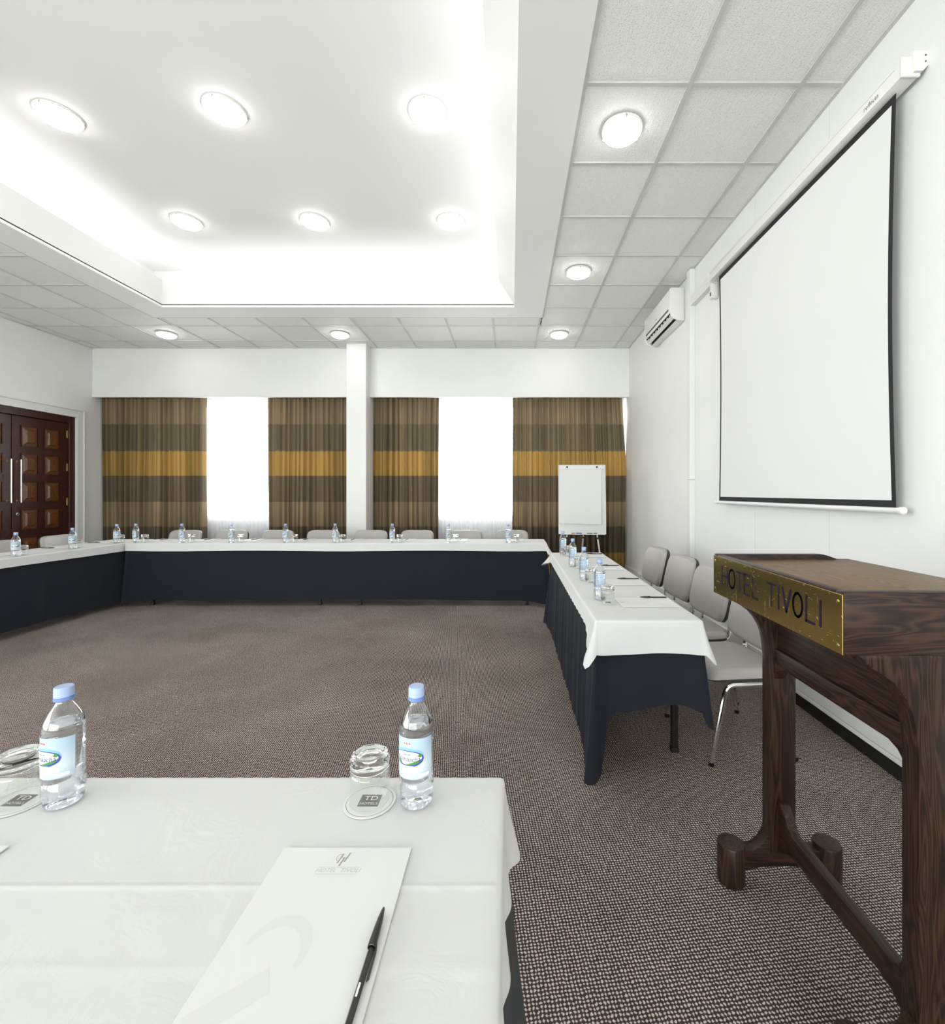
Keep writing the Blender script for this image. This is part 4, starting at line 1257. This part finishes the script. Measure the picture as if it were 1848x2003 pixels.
# posts with curved brackets
pc, hw = .919, .046
cur = [(.743, .986), (.757, .970), (.771, .957), (.796, .942), (.8186, .926), (.836, .905), (.850, .882), (.860, .858), (.868, .82), (.873, .77)]
poly = cur+[(.873, .11), (2*pc-.873, .11)]+[(2*pc-x, z) for x, z in cur[::-1]]
posts = ((ly0+.004, ly0+.050), (ly1-.050, ly1-.004))
for (a, b) in posts:
    MB().prism(poly, a, b, 'y', .005).build('post', 'wenge_z', lr, SM, absolute=True)
    c = (a+b)/2
    # foot bar: arched below, swept up to the post
    fb = [(.765, .045), (.80, .052), (.85, .062), (.919, .066), (.988, .062), (1.038, .052), (1.073, .045), (1.073, .118)]
    for k in range(0, 7):
        q = k/6*PI/2; fb.append((1.038-.075+.075*math.cos(PI/2-q)*0+.075*(1-math.sin(q)), .118+.09*(1-math.cos(q))))
    for k in range(6, -1, -1):
        q = k/6*PI/2; fb.append((.80+.075*math.sin(q), .118+.09*(1-math.cos(q))))
    fb.append((.765, .118))
    MB().prism(fb, a+.002, b-.002, 'y', .003).build('foot_bar', 'wenge_x', lr, SM, absolute=True)
    for xf in (.755, 1.084):
        MB().lathe([(0, 0), (.040, 0), (.0445, .006), (.0445, .128), (.042, .133), (.036, .1345), (0, .135)], 32, (xf, c, 0), 'z', False).build('foot', 'wenge_z', lr, SM, absolute=True)
# stretcher
a, b = posts[0][1], posts[1][0]
stp = [(a, .10), (a, .285), (a+.014, .282), (a+.028, .262), (a+.045, .232), (a+.06, .222), (b-.075, .222), (b-.058, .232), (b-.04, .262), (b-.018, .286), (b, .290), (b, .115), (b-.06, .150), (b-.1, .157), (a+.1, .157), (a+.06, .150)]
MB().prism(stp, .903, .935, 'x', .004).build('stretcher', 'wenge_y', lr, SM, absolute=True)
# apron panel and the rail below it
MB().box(.900, .918, a, b, .80, zb, .002).build('apron_panel', 'wenge_y', lr, SM, absolute=True)
ap = [(a, .700), (a, .808), (b, .808), (b, .700), (b-.012, .722), (b-.03, .742), (b-.055, .752), (a+.055, .752), (a+.03, .742), (a+.012, .722)]
MB().prism(ap, .888, .930, 'x', .006).build('apron_rail', 'wenge_y', lr, SM, absolute=True)

# ================================================================== projection screen
ps = thing('projection_screen', 'white roll-down projection screen with black borders on the right wall', 'screen', (XR-.06, 3.0, 1.245))
MB().box(1.709, 1.788, 2.012, 3.965, 3.158, 3.24, .006).build('case', 'white_plastic', ps, SM, absolute=True)
MB().box(1.708, 1.709, 2.04, 3.94, 3.216, 3.219).build('case_groove', 'tee', ps, absolute=True)
for (a, b) in ((1.998, 2.014), (3.963, 3.979)):
    MB().box(1.706, 1.791, a, b, 3.154, 3.243, .008, 3).build('end_cap', 'white_plastic', ps, SM, absolute=True)
for (a, b) in ((1.985, 1.9985), (3.9785, 3.992)):
    br_ = MB().prism([(1.752, 3.165), (1.786, 3.165), (XR, 3.19), (XR, 3.252), (1.752, 3.252), (1.742, 3.245)], a, b, 'y')
    br_ = br_.build('wall_bracket', 'white_plastic', ps, absolute=True)
for (x, z) in ((1.797, 3.205), (1.797, 3.232)):
    MB().cyl((x, 1.985, z), (x, 1.9835, z), .004).build('bracket_screw', 'grey_dark', ps, SM, absolute=True)
# fabric: slightly bowed, side edges waisted
sx_ = 1.752
yn, yf_ = 2.088, 3.868
def sag(t): return .022*math.sin(PI*t)       # waist of the free edges
def fabric(ya_of, yb_of, z0_, z1_, dx, nm, mat, rows=24, cols=16):
    m = MB(); vs = []; fs = []
    for r in range(rows+1):
        z = z0_+(z1_-z0_)*r/rows; t = (z-1.262)/(3.158-1.262)
        for c in range(cols+1):
            y = ya_of(t)+(yb_of(t)-ya_of(t))*c/cols
            q = (y-yn)/(yf_-yn)
            bow = -.010*math.sin(PI*t)*(1-4*(q-.5)**2)+.004
            vs.append((sx_+bow+dx, y, z))
    for r in range(rows):
        for c in range(cols):
            k = r*(cols+1)+c; fs.append((k, k+cols+1, k+cols+2, k+1))
    m.add(vs, fs)
    return m.build(nm, mat, ps, 4, absolute=True)
lo_ = lambda t: yn+sag(t); hi_ = lambda t: yf_-sag(t)
fabric(lo_, hi_, 1.262, 3.160, 0, 'black_border', 'black_fabric')
fabric(lambda t: lo_(t)+.022, lambda t: hi_(t)-.026, 1.298, 3.121, -.0015, 'screen_surface', 'screen')
MB().cyl((1.752, 2.06, 1.252), (1.752, 3.895, 1.252), .0135).build('bottom_bar', 'white_plastic', ps, SM, absolute=True)
for (a, b) in ((2.035, 2.062), (3.893, 3.92)):
    m = MB(); m.lathe([(0, a), (.010, a), (.018, a+.008), (.018, b), (0, b)], 18, (1.752, 0, 1.252), 'y', False); m.build('bar_end', 'white_plastic', ps, SM, absolute=True)
m = MB(); m.box(1.7078, 1.709, 2.115, 2.235, 3.170, 3.200); bl_ = m.build('brand_sticker', 'print_white', ps, absolute=True)
v, f = text_mesh('reflecta', .030, .15, 0, 1.0)
MB().add([(1.7074-XR+.06, 2.175-a-3.0, 3.185+b-1.245) for a, b, c in v], f).build('brand_lettering', 'print_black', ps)

sb = thing('switch_box', 'small white control box hanging under the far end of the screen case', 'switch', (1.78, 3.99, 3.03))
MB().box(1.745, 1.80, 3.985, 4.03, 3.03, 3.16, .004).build('housing', 'white_plastic', sb, SM, absolute=True)
MB().box(1.743, 1.7452, 3.995, 4.02, 3.055, 3.085).build('rocker_switch', 'grey_dark', sb, absolute=True)

ct = thing('cable_duct', 'white cable duct running down the right wall beside the air conditioner', 'cable duct', (1.785, 4.545, 0))
MB().box(1.757, XR, 4.505, 4.588, .20, 1.455, .004).build('lower_cover', 'trim', ct, absolute=True)
MB().box(1.757, XR, 4.505, 4.588, 1.458, 3.54, .004).build('upper_cover', 'trim', ct, absolute=True)
MB().box(1.762, XR, 4.02, 4.505, 3.170, 3.262, .004).build('branch_cover', 'trim', ct, absolute=True)

# ------------------------------------------------------------------ air conditioner
ac = thing('air_conditioner', 'white split air conditioner on the right wall, vent open', 'air conditioner', (1.73, 5.2, 3.12))
ya, yb = 4.765, 5.66
# profile in x,z ; wall side at XR
prof = [(XR, 3.13), (XR, 3.465), (1.665, 3.465), (1.652, 3.455), (1.650, 3.235), (1.658, 3.212), (1.712, 3.222), (1.738, 3.168), (1.730, 3.142), (1.775, 3.125)]
MB().prism(prof, ya+.012, yb-.012, 'y', .003).build('body', 'white_plastic', ac, SM, absolute=True)
ep = [(1.80, 3.125), (1.80, 3.468), (1.663, 3.468), (1.649, 3.456), (1.647, 3.235), (1.66, 3.18), (1.682, 3.150), (1.74, 3.128)]
for (a, b) in ((ya, ya+.014), (yb-.014, yb)):
    MB().prism(ep, a, b, 'y', .004).build('end_panel', 'white_plastic', ac, SM, absolute=True)
MB().box(1.6485, 1.6505, ya+.05, yb-.05, 3.238, 3.262).build('grille_strip', 'grey_dark', ac, absolute=True)
MB().prism([(1.662, 3.2105), (1.712, 3.2205), (1.7365, 3.168), (1.730, 3.146), (1.727, 3.146), (1.7325, 3.168), (1.710, 3.2165), (1.663, 3.2075)], ya+.02, yb-.02, 'y').build('vent_recess', 'black_matte', ac, absolute=True)
for k in range(9):
    y = ya+.07+k*(yb-ya-.14)/8
    MB().box(1.674, 1.702, y-.017, y+.017, 3.188, 3.2085).build('vent_vane', 'cream_plastic', ac, absolute=True)
MB().prism([(1.668, 3.180), (1.673, 3.184), (1.706, 3.158), (1.702, 3.153)], ya+.02, yb-.02, 'y').build('louvre', 'white_plastic', ac, absolute=True)
MB().box(1.6488, 1.650, 5.20, 5.235, 3.300, 3.310).build('maker_mark', 'grey_dark', ac, absolute=True)

# ------------------------------------------------------------------ flip chart
fc = thing('flip_chart', 'white flip chart easel with blank paper before the curtain', 'flip chart', (1.0, 6.45, 0), math.radians(-4))
tilt = math.radians(5)
Rm = Matrix.Translation((0, 0, .745)) @ Matrix.Rotation(-tilt, 4, 'X')
def fcp(m, nm, mat, par=fc, sm=None):
    m.v = [(Rm @ Vector(v))[:] for v in m.v]
    return m.build(nm, mat, par, sm)
bwd, bhd = .665, .985
fcp(MB().box(-bwd/2, bwd/2, 0, .018, 0, bhd, .003), 'board', 'board_white')
for (a, b, c, d) in ((-bwd/2, -bwd/2+.012, 0, bhd), (bwd/2-.012, bwd/2, 0, bhd), (-bwd/2+.012, bwd/2-.012, bhd-.010, bhd), (-bwd/2+.012, bwd/2-.012, 0, .010)):
    fcp(MB().box(a, b, -.006, .0, c, d, .002), 'frame_edge', 'trim')
fcp(MB().box(-bwd/2+.015, bwd/2-.015, -.014, -.002, bhd-.062, bhd-.014, .003), 'clamp_bar', 'trim')
for x in (-.21, .21):
    m = MB(); m.lathe([(0, 0), (.013, 0), (.013, -.014), (.009, -.02), (0, -.02)], 16, (x, -.012, bhd-.034), 'y', False); fcp(m, 'clamp_knob', 'black_plastic', sm=SM)
m = MB(); vs = []; fs = []; nr = 14; pw = .59
for r in range(nr+1):
    z = bhd-.060-.775*r/nr; y = -.008-.018*(r/nr)**3
    for c in range(2): vs.append((-pw/2-.018+pw*c-.012*(r/nr), y-.004*c*(r/nr), z-.012*c*(r/nr)))
for r in range(nr): fs.append((2*r, 2*r+1, 2*r+3, 2*r+2))
m.add(vs, fs); fcp(m, 'paper_pad', 'paper', sm=4)
fcp(MB().box(-bwd/2+.02, bwd/2-.02, -.045, 0, -.006, .006, .002), 'pen_tray', 'trim')
for (x, mt, L_) in ((-.13, 'mk_red', .05), (-.05, 'lab_blue', .08), (.10, 'mk_green', .08), (.18, 'grey_dark', .045)):
    fcp(MB().cyl((x-L_/2, -.028, .013), (x+L_/2, -.028, .013), .007), 'marker', mt, sm=SM)
for (x0_, x1_, y1_) in ((-.20, -.36, -.10), (.20, .30, -.10), (.02, .02, .55)):
    zt_ = .80
    MB().cyl((x0_, .03, zt_), (x1_, y1_, .01), .011).build('leg', 'trim', fc, SM)
    MB().lathe([(0, 0), (.015, 0), (.015, .03), (0, .03)], 12, (x1_, y1_, 0), 'z', False).build('foot_cap', 'black_plastic', fc, SM)
    p = Vector((x0_, .03, zt_)).lerp(Vector((x1_, y1_, .01)), .14)
    MB().cyl((p.x, p.y-.008, p.z), (p.x, p.y-.034, p.z), .014).build('leg_knob', 'black_plastic', fc, SM)
